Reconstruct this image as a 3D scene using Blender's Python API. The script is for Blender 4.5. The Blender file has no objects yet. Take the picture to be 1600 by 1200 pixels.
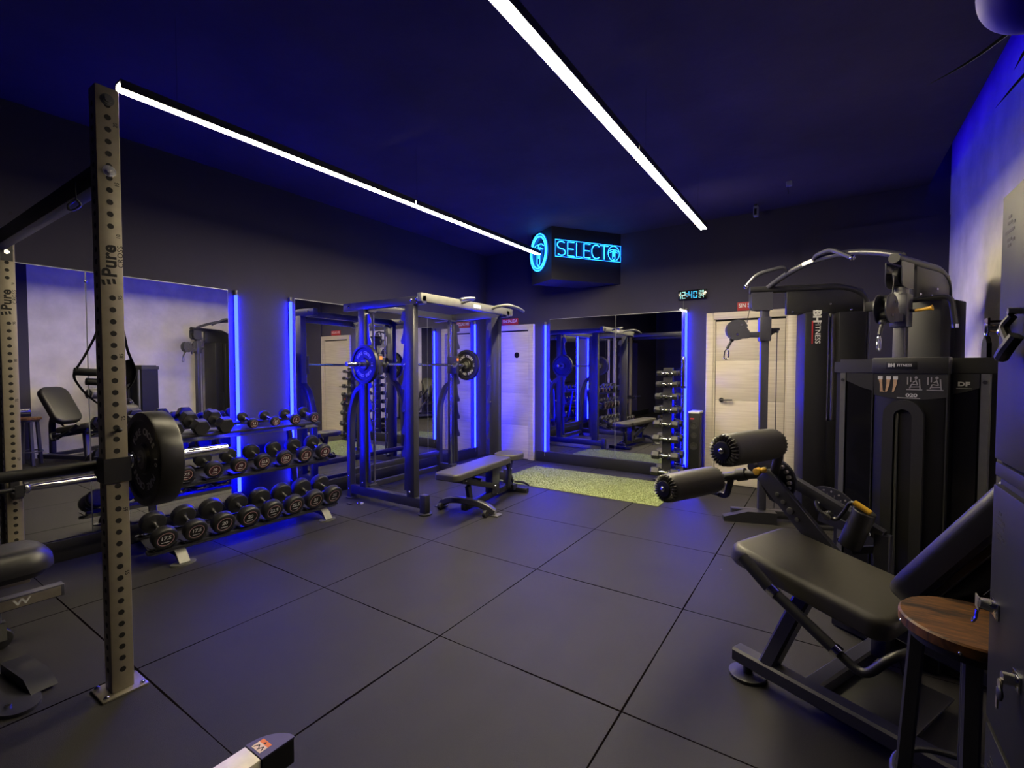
import bpy, bmesh, math, random
from mathutils import Vector, Matrix, Euler

SC = bpy.context.scene
COL = SC.collection
PI = math.pi
random.seed(7)

# ------------------------------------------------------------------ camera, world, exposure
FPX = 741.43                       # focal length in pixels of the 1600 wide frame
cam_d = bpy.data.cameras.new('camera')
cam_d.sensor_fit = 'HORIZONTAL'
cam_d.sensor_width = 36.0
cam_d.lens = FPX / 1600.0 * 36.0
cam_d.clip_start = 0.02
cam = bpy.data.objects.new('camera', cam_d)
COL.objects.link(cam)
cam.location = (0.0, 0.0, 1.417)
cam.rotation_mode = 'XYZ'
cam.rotation_euler = (math.radians(90 - 1.917), 0.0, math.radians(33.657))
SC.camera = cam

w = bpy.data.worlds.new('world'); SC.world = w
w.use_nodes = True
w.node_tree.nodes['Background'].inputs[0].default_value = (0.05, 0.05, 0.12, 1)
w.node_tree.nodes['Background'].inputs[1].default_value = 0.05

SC.view_settings.view_transform = 'Standard'
SC.view_settings.look = 'None'
SC.view_settings.exposure = 0.0
SC.view_settings.gamma = 1.0
SC.view_settings.use_curve_mapping = False
try:
    SC.cycles.use_denoising = True
    SC.cycles.max_bounces = 8
    SC.cycles.sample_clamp_indirect = 4.0
    SC.cycles.caustics_reflective = False
    SC.cycles.caustics_refractive = False
except Exception:
    pass

WARM = (1.0, 0.86, 0.57)
WARM_POWER = 310.0               # far segments; the near ones are dimmed
WARM_NEAR = 76.0
BLUE = (0.20, 0.40, 165.0)           # deep blue LED: red and green stay low, blue overexposes
NEON = (0.14, 2.6, 13.0)

# ------------------------------------------------------------------ materials
def mat(name, base=(0.5, 0.5, 0.5), rough=0.5, metal=0.0, spec=0.5, noise=0.0, nscale=30.0, bump=0.0, bscale=200.0, coat=0.0):
    m = bpy.data.materials.new(name); m.use_nodes = True
    nt = m.node_tree; b = nt.nodes['Principled BSDF']
    b.inputs['Base Color'].default_value = (*base, 1)
    b.inputs['Roughness'].default_value = rough
    b.inputs['Metallic'].default_value = metal
    b.inputs['Specular IOR Level'].default_value = spec
    if coat:
        b.inputs['Coat Weight'].default_value = coat
        b.inputs['Coat Roughness'].default_value = 0.1
    tc = nt.nodes.new('ShaderNodeTexCoord')
    n = nt.nodes.new('ShaderNodeTexNoise'); n.inputs['Scale'].default_value = nscale
    n.inputs['Detail'].default_value = 4
    nt.links.new(tc.outputs['Object'], n.inputs['Vector'])
    r = nt.nodes.new('ShaderNodeValToRGB')
    lo = tuple(c * (1 - noise) for c in base); hi = tuple(min(1, c * (1 + noise)) for c in base)
    r.color_ramp.elements[0].color = (*lo, 1); r.color_ramp.elements[1].color = (*hi, 1)
    r.color_ramp.elements[0].position = 0.3; r.color_ramp.elements[1].position = 0.7
    nt.links.new(n.outputs['Fac'], r.inputs['Fac'])
    nt.links.new(r.outputs['Color'], b.inputs['Base Color'])
    if bump:
        n2 = nt.nodes.new('ShaderNodeTexNoise'); n2.inputs['Scale'].default_value = bscale
        n2.inputs['Detail'].default_value = 3
        nt.links.new(tc.outputs['Object'], n2.inputs['Vector'])
        bp = nt.nodes.new('ShaderNodeBump'); bp.inputs['Strength'].default_value = bump
        bp.inputs['Distance'].default_value = 0.01
        nt.links.new(n2.outputs['Fac'], bp.inputs['Height'])
        nt.links.new(bp.outputs['Normal'], b.inputs['Normal'])
    return m

def emis(name, col, strength=1.0):
    m = bpy.data.materials.new(name); m.use_nodes = True
    nt = m.node_tree; nt.nodes.clear()
    e = nt.nodes.new('ShaderNodeEmission'); o = nt.nodes.new('ShaderNodeOutputMaterial')
    e.inputs[0].default_value = (*col, 1); e.inputs[1].default_value = strength
    nt.links.new(e.outputs[0], o.inputs[0])
    return m

def floor_material():
    m = mat('rubber_tiles', (0.0230, 0.0218, 0.0215), 0.52, 0, 0.16, 0.12, 2.5, 0.25, 350)
    nt = m.node_tree; b = nt.nodes['Principled BSDF']
    tc = [n for n in nt.nodes if n.type == 'TEX_COORD'][0]
    sep = nt.nodes.new('ShaderNodeSeparateXYZ'); nt.links.new(tc.outputs['Object'], sep.inputs[0])
    def math_(op, a, bval=None, link=None):
        n = nt.nodes.new('ShaderNodeMath'); n.operation = op
        nt.links.new(a, n.inputs[0])
        if link is not None: nt.links.new(link, n.inputs[1])
        elif bval is not None: n.inputs[1].default_value = bval
        return n.outputs[0]
    ds = []
    for ax, off in (('X', -2.685), ('Y', 1.842)):
        s = math_('SUBTRACT', sep.outputs[ax], off - 50.5)
        f = math_('FRACT', s)
        d = math_('ABSOLUTE', math_('SUBTRACT', f, 0.5))
        ds.append(d)
    dist = math_('MINIMUM', ds[0], link=ds[1])
    n3 = nt.nodes.new('ShaderNodeTexNoise'); n3.inputs['Scale'].default_value = 1.3
    nt.links.new(tc.outputs['Object'], n3.inputs['Vector'])
    wd = math_('MULTIPLY_ADD', n3.outputs['Fac'], 0.011)
    wd.node.inputs[2].default_value = -0.0016
    seam = math_('LESS_THAN', dist, link=wd)
    # white specks of chalk and grit
    n4 = nt.nodes.new('ShaderNodeTexVoronoi'); n4.inputs['Scale'].default_value = 2.6
    nt.links.new(tc.outputs['Object'], n4.inputs['Vector'])
    speck = math_('LESS_THAN', n4.outputs['Distance'], 0.011)
    src = b.inputs['Base Color'].links[0].from_socket
    mx = nt.nodes.new('ShaderNodeMix'); mx.data_type = 'RGBA'
    nt.links.new(seam, mx.inputs[0]); nt.links.new(src, mx.inputs[6]); mx.inputs[7].default_value = (0.004, 0.003, 0.003, 1)
    mx2 = nt.nodes.new('ShaderNodeMix'); mx2.data_type = 'RGBA'
    nt.links.new(speck, mx2.inputs[0]); nt.links.new(mx.outputs[2], mx2.inputs[6]); mx2.inputs[7].default_value = (0.25, 0.24, 0.23, 1)
    nt.links.new(mx2.outputs[2], b.inputs['Base Color'])
    inv = math_('MULTIPLY_ADD', seam, -0.16); inv.node.inputs[2].default_value = 0.16
    nt.links.new(inv, b.inputs['Specular IOR Level'])
    return m

def wood_door_material():
    m = mat('whitewashed_wood', (0.62, 0.56, 0.47), 0.45, 0, 0.4, 0.06, 3)
    nt = m.node_tree; b = nt.nodes['Principled BSDF']
    tc = [n for n in nt.nodes if n.type == 'TEX_COORD'][0]
    mp = nt.nodes.new('ShaderNodeMapping'); mp.inputs['Scale'].default_value = (1.2, 1.2, 26)
    nt.links.new(tc.outputs['Object'], mp.inputs[0])
    n = nt.nodes.new('ShaderNodeTexNoise'); n.inputs['Scale'].default_value = 2.2; n.inputs['Detail'].default_value = 6
    nt.links.new(mp.outputs[0], n.inputs['Vector'])
    r = nt.nodes.new('ShaderNodeValToRGB')
    r.color_ramp.elements[0].position = 0.35; r.color_ramp.elements[1].position = 0.65
    r.color_ramp.elements[0].color = (0.47, 0.42, 0.35, 1); r.color_ramp.elements[1].color = (0.56, 0.51, 0.43, 1)
    nt.links.new(n.outputs['Fac'], r.inputs['Fac']); nt.links.new(r.outputs['Color'], b.inputs['Base Color'])
    return m

def rustic_wood_material():
    m = mat('rustic_brown_wood', (0.12, 0.045, 0.012), 0.5, 0, 0.4, 0.3, 3)
    nt = m.node_tree; b = nt.nodes['Principled BSDF']
    tc = [n for n in nt.nodes if n.type == 'TEX_COORD'][0]
    mp = nt.nodes.new('ShaderNodeMapping'); mp.inputs['Scale'].default_value = (3, 12, 3)
    nt.links.new(tc.outputs['Object'], mp.inputs[0])
    n = nt.nodes.new('ShaderNodeTexNoise'); n.inputs['Scale'].default_value = 3; n.inputs['Detail'].default_value = 8
    n.inputs['Distortion'].default_value = 1.5
    nt.links.new(mp.outputs[0], n.inputs['Vector'])
    r = nt.nodes.new('ShaderNodeValToRGB')
    r.color_ramp.elements[0].position = 0.35; r.color_ramp.elements[1].position = 0.7
    r.color_ramp.elements[0].color = (0.010, 0.004, 0.0015, 1); r.color_ramp.elements[1].color = (0.15, 0.058, 0.010, 1)
    nt.links.new(n.outputs['Fac'], r.inputs['Fac']); nt.links.new(r.outputs['Color'], b.inputs['Base Color'])
    return m

M = {}
M['floor'] = floor_material()
M['wall'] = mat('black_wall_paint', (0.036, 0.033, 0.060), 0.75, 0, 0.3, 0.06, 1.5, 0.08, 60)
M['bulkhead'] = mat('matt_black_board', (0.008, 0.008, 0.011), 0.7, 0, 0.3, 0.1, 4)
M['ceiling'] = mat('black_ceiling_paint', (0.050, 0.042, 0.058), 0.8, 0, 0.25, 0.25, 1.2, 0.5, 7)
M['concrete'] = mat('pale_concrete', (0.84, 0.80, 0.75), 0.8, 0, 0.3, 0.15, 3.4, 0.35, 14)
M['door'] = wood_door_material()
M['black_metal'] = mat('black_powder_coat', (0.012, 0.012, 0.014), 0.42, 0, 0.5, 0.1, 40)
M['smith_metal'] = mat('anthracite_powder_coat', (0.030, 0.030, 0.042), 0.32, 0, 0.7, 0.08, 40)
M['grey_metal'] = mat('silver_grey_coat', (0.13, 0.13, 0.122), 0.38, 0.3, 0.5, 0.06, 30)
M['post_metal'] = mat('taupe_metallic_coat', (0.27, 0.235, 0.175), 0.42, 0.2, 0.5, 0.06, 30)
M['plate_steel'] = mat('bare_steel', (0.40, 0.36, 0.29), 0.35, 0.8, 0.5, 0.08, 25)
M['chrome'] = mat('polished_chrome', (0.82, 0.82, 0.80), 0.12, 1.0, 0.5, 0.02, 20)
M['rubber'] = mat('black_rubber', (0.013, 0.013, 0.014), 0.48, 0, 0.5, 0.15, 60)
M['rubber_glossy'] = mat('moulded_bumper_rubber', (0.013, 0.0125, 0.012), 0.36, 0, 0.5, 0.15, 14)
M['vinyl'] = mat('charcoal_vinyl', (0.040, 0.037, 0.031), 0.48, 0, 0.5, 0.08, 50, 0.12, 500)
M['vinyl_dark'] = mat('black_vinyl', (0.014, 0.0135, 0.0135), 0.38, 0, 0.5, 0.08, 50, 0.1, 400)
M['shroud'] = mat('black_plastic_shroud', (0.007, 0.007, 0.009), 0.48, 0, 0.35, 0.08, 20)
M['grey_plastic'] = mat('grey_plastic', (0.019, 0.019, 0.0185), 0.45, 0, 0.5, 0.06, 20)
M['dark_panel'] = mat('smoked_panel', (0.006, 0.006, 0.008), 0.18, 0, 0.5, 0.05, 10)
M['locker'] = mat('graphite_locker_paint', (0.011, 0.011, 0.013), 0.42, 0.0, 0.2, 0.06, 6)
M['yellow'] = mat('yellow_plastic', (0.55, 0.31, 0.02), 0.4, 0, 0.5, 0.04, 20)
M['red'] = mat('red_sign_plastic', (0.34, 0.02, 0.024), 0.5, 0, 0.4, 0.04, 20)
M['white'] = mat('white_print', (0.60, 0.60, 0.58), 0.55, 0, 0.3, 0.03, 20)
M['grey_print'] = mat('grey_print', (0.28, 0.27, 0.27), 0.55, 0, 0.3, 0.03, 20)
M['ring_print'] = mat('pinkish_ring_print', (0.50, 0.30, 0.30), 0.5, 0, 0.3, 0.03, 20)
M['label_red'] = mat('dark_red_badge', (0.035, 0.008, 0.012), 0.45, 0, 0.4, 0.05, 20)
M['black_print'] = mat('black_print', (0.012, 0.011, 0.010), 0.6, 0, 0.3, 0.03, 20)
M['skin_print'] = mat('leg_picture_print', (0.52, 0.34, 0.20), 0.6, 0, 0.3, 0.15, 60)
M['orange'] = mat('orange_sticker', (0.80, 0.22, 0.03), 0.5, 0, 0.3, 0.03, 20)
M['cream'] = mat('cream_sticker', (0.72, 0.56, 0.44), 0.5, 0, 0.3, 0.03, 20)
M['aluminium'] = mat('brushed_aluminium', (0.70, 0.65, 0.50), 0.45, 0.0, 0.5, 0.08, 30)
M['turf'] = mat('green_turf', (0.30, 0.35, 0.15), 0.9, 0, 0.2, 0.45, 60, 0.8, 160)
M['cap_plastic'] = mat('cap_plastic_light_tint', (0.075, 0.065, 0.13), 0.5, 0, 0.4, 0.04, 20)  # violet cast of blue light on the cap top, put into its colour
M['rustic'] = rustic_wood_material()
M['leaf'] = mat('dark_green_leaf', (0.05, 0.07, 0.025), 0.5, 0, 0.4, 0.2, 20)
M['pot'] = mat('dark_plant_pot', (0.04, 0.04, 0.04), 0.6, 0, 0.4, 0.1, 10)
M['soil'] = mat('potting_soil', (0.03, 0.02, 0.012), 0.95, 0, 0.1, 0.4, 60)
M['globe'] = mat('blue_light_tint_globe', (0.05, 0.025, 0.40), 0.6, 0, 0.3, 0.03, 5)  # the blue light on the shape is put into the base colour
M['strap'] = mat('black_webbing', (0.014, 0.014, 0.015), 0.8, 0, 0.2, 0.2, 200)
M['brown_tag'] = mat('brown_tag', (0.10, 0.06, 0.04), 0.6, 0, 0.3, 0.1, 20)
M['device'] = mat('grey_device_plastic', (0.22, 0.22, 0.25), 0.5, 0, 0.4, 0.05, 20)
M['warm'] = emis('warm_white_diffuser', WARM, WARM_POWER)
M['warm_near'] = emis('dimmed_warm_white_diffuser', WARM, WARM_NEAR)
M['blue'] = emis('blue_led_diffuser', BLUE, 1.0)
M['neon'] = emis('cyan_neon_flex', NEON, 1.0)
M['blue_cove'] = emis('blue_cove_led', (0.06, 0.01, 4.5), 1.0)
M['clock_led'] = emis('cyan_clock_led', (0.08, 0.75, 1.6), 1.0)
M['clock_led_pale'] = emis('pale_clock_led', (0.55, 1.1, 1.0), 1.0)
M['spot'] = emis('cool_spot_lamp', (1.0, 0.95, 0.75), 40.0)
M['acrylic'] = mat('black_acrylic_backing', (0.012, 0.016, 0.03), 0.4, 0, 0.4, 0.03, 10)
M['mirror'] = mat('silvered_mirror', (0.92, 0.92, 0.92), 0.0, 1.0, 0.5, 0.0, 5)
M['glass_edge'] = mat('pale_glass_edge', (0.35, 0.36, 0.40), 0.3, 0.2, 0.5, 0.02, 10)

# ------------------------------------------------------------------ mesh helpers
class MB:
    """collects shapes in one bmesh and links them as ONE object"""
    def __init__(self): self.bm = bmesh.new()
    def box(self, c, s, rot=None, bev=0.0, seg=2):
        mtx = Matrix.Translation(Vector(c))
        if rot is not None:
            mtx = mtx @ (rot.to_4x4() if not isinstance(rot, (tuple, list)) else Euler(rot).to_matrix().to_4x4())
        mtx = mtx @ Matrix.Diagonal((s[0], s[1], s[2], 1))
        g = bmesh.ops.create_cube(self.bm, size=1.0, matrix=mtx)
        if bev > 0:
            es = set()
            for v in g['verts']:
                for e in v.link_edges: es.add(e)
            bmesh.ops.bevel(self.bm, geom=list(es), offset=bev, segments=seg, profile=0.5, affect='EDGES')
        return self
    def bx(self, x0, x1, y0, y1, z0, z1, bev=0.0):
        return self.box(((x0 + x1) / 2, (y0 + y1) / 2, (z0 + z1) / 2), (abs(x1 - x0), abs(y1 - y0), abs(z1 - z0)), None, bev)
    def bar(self, p0, p1, w_, h_, bev=0.0, up=(0, 0, 1)):
        """rectangular bar from p0 to p1, w_ across, h_ in the up direction"""
        p0, p1 = Vector(p0), Vector(p1); d = (p1 - p0); L = d.length; d.normalize()
        up = Vector(up)
        s = d.cross(up)
        if s.length < 1e-4: s = d.cross(Vector((0, 1, 0)))
        s.normalize(); u = s.cross(d)
        R = Matrix((d, s, u)).transposed()
        return self.box((p0 + p1) / 2, (L, w_, h_), R, bev)
    def cyl(self, p0, p1, r0, r1=None, n=20, bev=0.0):
        p0, p1 = Vector(p0), Vector(p1)
        if r1 is None: r1 = r0
        d = p1 - p0; L = d.length
        q = Vector((0, 0, 1)).rotation_difference(d.normalized())
        mtx = Matrix.Translation((p0 + p1) / 2) @ q.to_matrix().to_4x4()
        g = bmesh.ops.create_cone(self.bm, cap_ends=True, cap_tris=False, segments=n, radius1=r0, radius2=r1, depth=L, matrix=mtx)
        if bev > 0:
            es = set()
            vs = set(g['verts'])
            for v in vs:
                for f in v.link_faces:
                    if len(f.verts) == n:
                        for e in f.edges: es.add(e)
            bmesh.ops.bevel(self.bm, geom=list(es), offset=bev, segments=3, profile=0.5, affect='EDGES')
        return self
    def sphere(self, c, r, sc=(1, 1, 1), n=20):
        mtx = Matrix.Translation(Vector(c)) @ Matrix.Diagonal((r * sc[0], r * sc[1], r * sc[2], 1))
        bmesh.ops.create_uvsphere(self.bm, u_segments=n, v_segments=max(8, n // 2), radius=1.0, matrix=mtx)
        return self
    @staticmethod
    def fillet(pts, f, k=6):
        pts = [Vector(p) for p in pts]
        if f <= 0 or len(pts) < 3: return pts
        out = [pts[0]]
        for i in range(1, len(pts) - 1):
            a, b, c = pts[i - 1], pts[i], pts[i + 1]
            d1 = (a - b); d2 = (c - b)
            t = min(f, d1.length * 0.48, d2.length * 0.48)
            p, q = b + d1.normalized() * t, b + d2.normalized() * t
            for j in range(k + 1):
                s = j / k
                out.append(p * (1 - s) ** 2 + b * 2 * s * (1 - s) + q * s * s)
        out.append(pts[-1])
        return out
    def sweep(self, pts, prof, up=(0, 0, 1), closed=False, scale=None):
        """prof: list of (side, up) offsets; scale: optional factor per point"""
        pts = [Vector(p) for p in pts]; n = len(pts)
        T = []
        for i in range(n):
            if closed: t = pts[(i + 1) % n] - pts[i - 1]
            else: t = pts[min(i + 1, n - 1)] - pts[max(i - 1, 0)]
            T.append(t.normalized())
        s = T[0].cross(Vector(up))
        if s.length < 1e-3: s = T[0].cross(Vector((0, 1, 0)))
        if s.length < 1e-3: s = T[0].cross(Vector((1, 0, 0)))
        s.normalize()
        rings = []
        for i in range(n):
            s = s - T[i] * s.dot(T[i]); s.normalize(); u = s.cross(T[i])
            k = scale[i] if scale else 1.0
            rings.append([self.bm.verts.new(pts[i] + s * a * k + u * b * k) for a, b in prof])
        m = len(prof)
        for i in range(n if closed else n - 1):
            r0, r1 = rings[i], rings[(i + 1) % n]
            for j in range(m):
                self.bm.faces.new((r0[j], r0[(j + 1) % m], r1[(j + 1) % m], r1[j]))
        if not closed:
            self.bm.faces.new(list(reversed(rings[0]))); self.bm.faces.new(rings[-1])
        return self
    def tube(self, pts, r, n=10, fillet=0.0, closed=False, scale=None, up=(0, 0, 1)):
        pts = self.fillet(pts, fillet)
        return self.sweep(pts, [(r * math.cos(2 * PI * j / n), r * math.sin(2 * PI * j / n)) for j in range(n)], up, closed, scale)
    def rtube(self, pts, w_, h_, fillet=0.0, up=(0, 0, 1)):
        pts = self.fillet(pts, fillet)
        a, b = w_ / 2, h_ / 2; c = min(a, b) * 0.3
        prof = [(a - c, -b), (a, -b + c), (a, b - c), (a - c, b), (-a + c, b), (-a, b - c), (-a, -b + c), (-a + c, -b)]
        return self.sweep(pts, prof, up)
    def prism(self, poly, p, ux, uy, th):
        """2-D polygon extruded th along ux x uy from the plane point p"""
        p, ux, uy = Vector(p), Vector(ux).normalized(), Vector(uy).normalized()
        nz = ux.cross(uy).normalized() * th
        a = [self.bm.verts.new(p + ux * x + uy * y) for x, y in poly]
        b = [self.bm.verts.new(v.co + nz) for v in a]
        n = len(a)
        self.bm.faces.new(list(reversed(a))); self.bm.faces.new(b)
        for i in range(n): self.bm.faces.new((a[i], a[(i + 1) % n], b[(i + 1) % n], b[i]))
        return self
    def lathe(self, prof, mtx=None, n=28):
        """profile of (radius, height) turned round local z"""
        mtx = mtx or Matrix()
        rings = []
        for r, z in prof:
            if r < 1e-5: rings.append([self.bm.verts.new(mtx @ Vector((0, 0, z)))])
            else: rings.append([self.bm.verts.new(mtx @ Vector((r * math.cos(2 * PI * j / n), r * math.sin(2 * PI * j / n), z))) for j in range(n)])
        for a, b in zip(rings, rings[1:]):
            if len(a) == 1 and len(b) == 1: continue
            for j in range(n):
                k = (j + 1) % n
                if len(a) == 1: self.bm.faces.new((a[0], b[j], b[k]))
                elif len(b) == 1: self.bm.faces.new((a[j], a[k], b[0]))
                else: self.bm.faces.new((a[j], a[k], b[k], b[j]))
        return self
    def grid_pad(self, x0, x1, y0, y1, z0, z1, r=0.03, cr=0.05, M_=None):
        """rounded cushion: rounded-rectangle outline with soft edges"""
        def outline(inset):
            pts = []
            rr = max(cr - inset, 0.004)
            for cx, cy, a0 in ((x1 - cr, y1 - cr, 0), (x0 + cr, y1 - cr, PI / 2), (x0 + cr, y0 + cr, PI), (x1 - cr, y0 + cr, 1.5 * PI)):
                for k in range(6):
                    a = a0 + PI / 2 * k / 5
                    pts.append((cx + rr * math.cos(a), cy + rr * math.sin(a)))
            return pts
        levels = []
        K = 5
        rb = r * 0.4
        levels.append((rb, z0))
        levels.append((0, z0 + rb))
        for k in range(K + 1):
            a = PI / 2 * k / K
            levels.append((r * (1 - math.cos(a)), z1 - r + r * math.sin(a)))
        rings = []
        for ins, z in levels:
            ring = []
            for x, y in outline(ins):
                v = Vector((x, y, z))
                ring.append(self.bm.verts.new(M_ @ v if M_ else v))
            rings.append(ring)
        n = len(rings[0])
        for a, b in zip(rings, rings[1:]):
            for j in range(n): self.bm.faces.new((a[j], a[(j + 1) % n], b[(j + 1) % n], b[j]))
        self.bm.faces.new(list(reversed(rings[0]))); self.bm.faces.new(rings[-1])
        return self
    def mesh(self, me):
        self.bm.from_mesh(me); return self
    def build(self, name, m, parent=None, local=False, smooth=True, angle=35):
        """geometry is given in world coordinates unless local is set"""
        bmesh.ops.recalc_face_normals(self.bm, faces=self.bm.faces)
        if parent is not None and not local:
            bmesh.ops.transform(self.bm, matrix=world_of(parent).inverted(), verts=self.bm.verts)
        me = bpy.data.meshes.new(name); self.bm.to_mesh(me); self.bm.free()
        if smooth:
            me.polygons.foreach_set('use_smooth', [True] * len(me.polygons))
            me.set_sharp_from_angle(angle=math.radians(angle))
        me.materials.append(M[m] if isinstance(m, str) else m)
        o = bpy.data.objects.new(name, me); COL.objects.link(o)
        if parent is not None: o.parent = parent
        return o

def world_of(o):
    mtx = Matrix.LocRotScale(o.location, o.rotation_euler, o.scale)
    return world_of(o.parent) @ mtx if o.parent else mtx

def tag(o, label=None, cat=None, group=None, kind=None):
    if label: o['label'] = label
    if cat: o['category'] = cat
    if group: o['group'] = group
    if kind: o['kind'] = kind
    return o

def thing(name, label, cat, loc=(0, 0, 0), rz=0.0, group=None, rot=None):
    o = bpy.data.objects.new(name, None); COL.objects.link(o)
    o.empty_display_size = 0.1
    o.location = loc; o.rotation_euler = rot if rot is not None else (0, 0, rz)
    return tag(o, label, cat, group)

def structure(o, label, cat='room'):
    return tag(o, label, cat, None, 'structure')

def copy_tree(o, parent=None):
    c = o.copy(); COL.objects.link(c)
    if parent is not None: c.parent = parent
    for ch in [x for x in bpy.data.objects if x.parent == o]:
        copy_tree(ch, c)
    return c

def text_bm(s, size, th=0.001, bold=0.0, space=1.0, align='CENTER'):
    cu = bpy.data.curves.new('lettering', 'FONT')
    cu.body = s; cu.size = size; cu.extrude = th; cu.offset = bold; cu.space_character = space
    cu.align_x = align; cu.align_y = 'CENTER'; cu.resolution_u = 3
    ob = bpy.data.objects.new('lettering', cu)
    me = bpy.data.meshes.new_from_object(ob)
    bpy.data.objects.remove(ob); bpy.data.curves.remove(cu)
    return me

def frame(origin, x, y):
    """matrix whose local x, y axes are the given world directions"""
    x = Vector(x).normalized(); y = Vector(y).normalized(); z = x.cross(y).normalized(); y = z.cross(x)
    m = Matrix((x, y, z)).transposed().to_4x4(); m.translation = Vector(origin)
    return m

def put_text(mb, s, size, mtx, th=0.001, bold=0.0, space=1.0, sx=1.0, align='CENTER'):
    me = text_bm(s, size, th, bold, space, align)
    me.transform(mtx @ Matrix.Diagonal((sx, 1, 1, 1)))
    mb.bm.from_mesh(me); bpy.data.meshes.remove(me)
    return mb

def arc_text(mb, s, size, radius, a_mid, mtx, step, th=0.001, bold=0.0):
    """letters set round a circle, tops outward, reading clockwise"""
    n = len(s)
    for i, ch in enumerate(s):
        if ch == ' ': continue
        a = a_mid + step * ((n - 1) / 2 - i)
        R = Matrix.Translation((radius * math.cos(a), radius * math.sin(a), 0)) @ Matrix.Rotation(a - PI / 2, 4, 'Z')
        put_text(mb, ch, size, mtx @ R, th, bold)
    return mb

XW, YB, XR, ZC = -4.672, 6.243, 0.957, 3.235      # left wall, back wall, right wall, ceiling

# ------------------------------------------------------------------ the room
o = MB().bx(XW - 0.1, XR + 0.1, -3.0, YB + 0.1, -0.1, 0).build('floor', 'floor', None, smooth=False)
structure(o, 'black rubber tile floor with dark seams', 'floor')
o = MB().bx(XW - 0.1, 0.80, -3.0, YB + 0.1, ZC, ZC + 0.10).build('ceiling', 'ceiling', None, smooth=False)
structure(o, 'dark painted ceiling over the whole gym', 'ceiling')
o = MB().bx(0.80, XR + 0.12, -3.0, YB + 0.1, ZC + 0.62, ZC + 0.72).build('trim_4', 'ceiling', None, smooth=False)
structure(o, 'dark top of the light recess along the right wall', 'trim')
o = MB().bx(0.68, 0.80, -3.0, YB + 0.1, ZC + 0.10, ZC + 0.62).build('trim_2', 'wall', None, smooth=False)
structure(o, 'dark upstand closing the recess above the ceiling edge', 'trim')
o = MB().bx(XW - 0.1, XW, -3.0, YB + 0.1, -0.1, ZC + 0.1).build('wall_left', 'wall', None, smooth=False)
structure(o, 'black left wall behind the mirrors', 'wall')
o = MB().bx(XW - 0.1, XR + 0.1, YB, YB + 0.1, -0.1, ZC + 0.72).build('wall_back', 'wall', None, smooth=False)
structure(o, 'black back wall with two pale doors', 'wall')
o = MB().bx(XR, XR + 0.1, 1.98, YB + 0.1, -0.1, ZC + 0.72).build('wall_right', 'concrete', None, smooth=False)
structure(o, 'pale concrete right wall lit blue along its top', 'wall')
o = MB().bx(XR, XR + 0.1, -3.0, 1.98, -0.1, ZC + 0.72).build('wall_right_near', 'wall', None, smooth=False)
structure(o, 'black near section of the right wall behind the lockers', 'wall')
o = MB().bx(XW - 0.1, XR + 0.1, -3.1, -3.0, -0.1, ZC + 0.72).build('wall_front', 'wall', None, smooth=False)
structure(o, 'black wall opposite the two doors', 'wall')
o = MB().bx(-0.285, XR, YB - 0.035, YB, 0, 2.90).build('trim_3', 'wall', None, smooth=False)
structure(o, 'black panelled corner right of the handled door', 'trim')
o = MB().bx(XW, XW + 0.03, -2.2, 5.99, 0, 0.155, 0.004).build('baseboard_left', 'bulkhead', None)
structure(o, 'black plinth under the left mirrors', 'baseboard')
o = MB().bx(-3.69, -1.285, YB - 0.03, YB, 0, 0.155, 0.004).build('baseboard_back', 'bulkhead', None)
structure(o, 'black plinth under the back mirror', 'baseboard')

# bulkhead that carries the neon signs: a box turned into the back left corner
P0, P1, P2 = Vector((-2.977, 5.389)), Vector((-2.379, YB)), Vector((-3.416, 5.624))
n2 = (P1 - P0).normalized(); 
P3 = P2 + n2 * ((YB - P2.y) / n2.y)
mb = MB()
mb.prism([(P0.x, P0.y), (P1.x, P1.y), (P3.x, P3.y), (P2.x, P2.y)], (0, 0, 2.56), (1, 0, 0), (0, 1, 0), ZC - 2.56)
structure(mb.build('trim_1', 'bulkhead', None, smooth=False), 'dark boxed bulkhead hanging from the ceiling with neon signs', 'bulkhead')

# ------------------------------------------------------------------ mirrors
def mirror_panel(label, wall, a0, a1, z0=0.16, z1=2.148):
    if wall == 'left':
        t = thing('wall_mirror', label, 'mirror', (XW, (a0 + a1) / 2, z0), 0, 'wall mirror panels')
        MB().bx(XW, XW + 0.0015, a0, a1, z0, z1).build('glass_edge', 'glass_edge', t, smooth=False)
        MB().bx(XW + 0.0005, XW + 0.004, a0 + 0.003, a1 - 0.003, z0 + 0.003, z1 - 0.006).build('mirror_glass', 'mirror', t, smooth=False)
    else:
        t = thing('wall_mirror', label, 'mirror', ((a0 + a1) / 2, YB, z0), 0, 'wall mirror panels')
        MB().bx(a0, a1, YB - 0.0015, YB, z0, z1).build('glass_edge', 'glass_edge', t, smooth=False)
        MB().bx(a0 + 0.003, a1 - 0.003, YB - 0.004, YB - 0.0005, z0 + 0.003, z1 - 0.006).build('mirror_glass', 'mirror', t, smooth=False)
    return t
mirror_panel('frameless wall mirror behind the wall rig post, left of the panel seam', 'left', -1.2, 1.213)
mirror_panel('frameless wall mirror behind the dumbbell rack, reflecting the pale wall', 'left', 1.215, 2.235)
mirror_panel('frameless wall mirror behind the smith machine, left of the seam', 'left', 2.90, 4.878)
mirror_panel('frameless wall mirror behind the smith machine far uprights, next to the blue doorway', 'left', 4.88, 5.84)
mirror_panel('left panel of the back wall mirror reflecting the smith machine', 'back', -3.478, -2.442)
mirror_panel('right panel of the back wall mirror behind the hex dumbbell tower', 'back', -2.44, -1.555)
mb = MB(); mb.sphere((XW + 0.006, 1.214, 2.07), 0.010, (0.5, 1, 1), 12)
tag(mb.build('mirror_clip', 'chrome'), 'small chrome clip on the mirror seam left of the brown post', 'clip')

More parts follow.
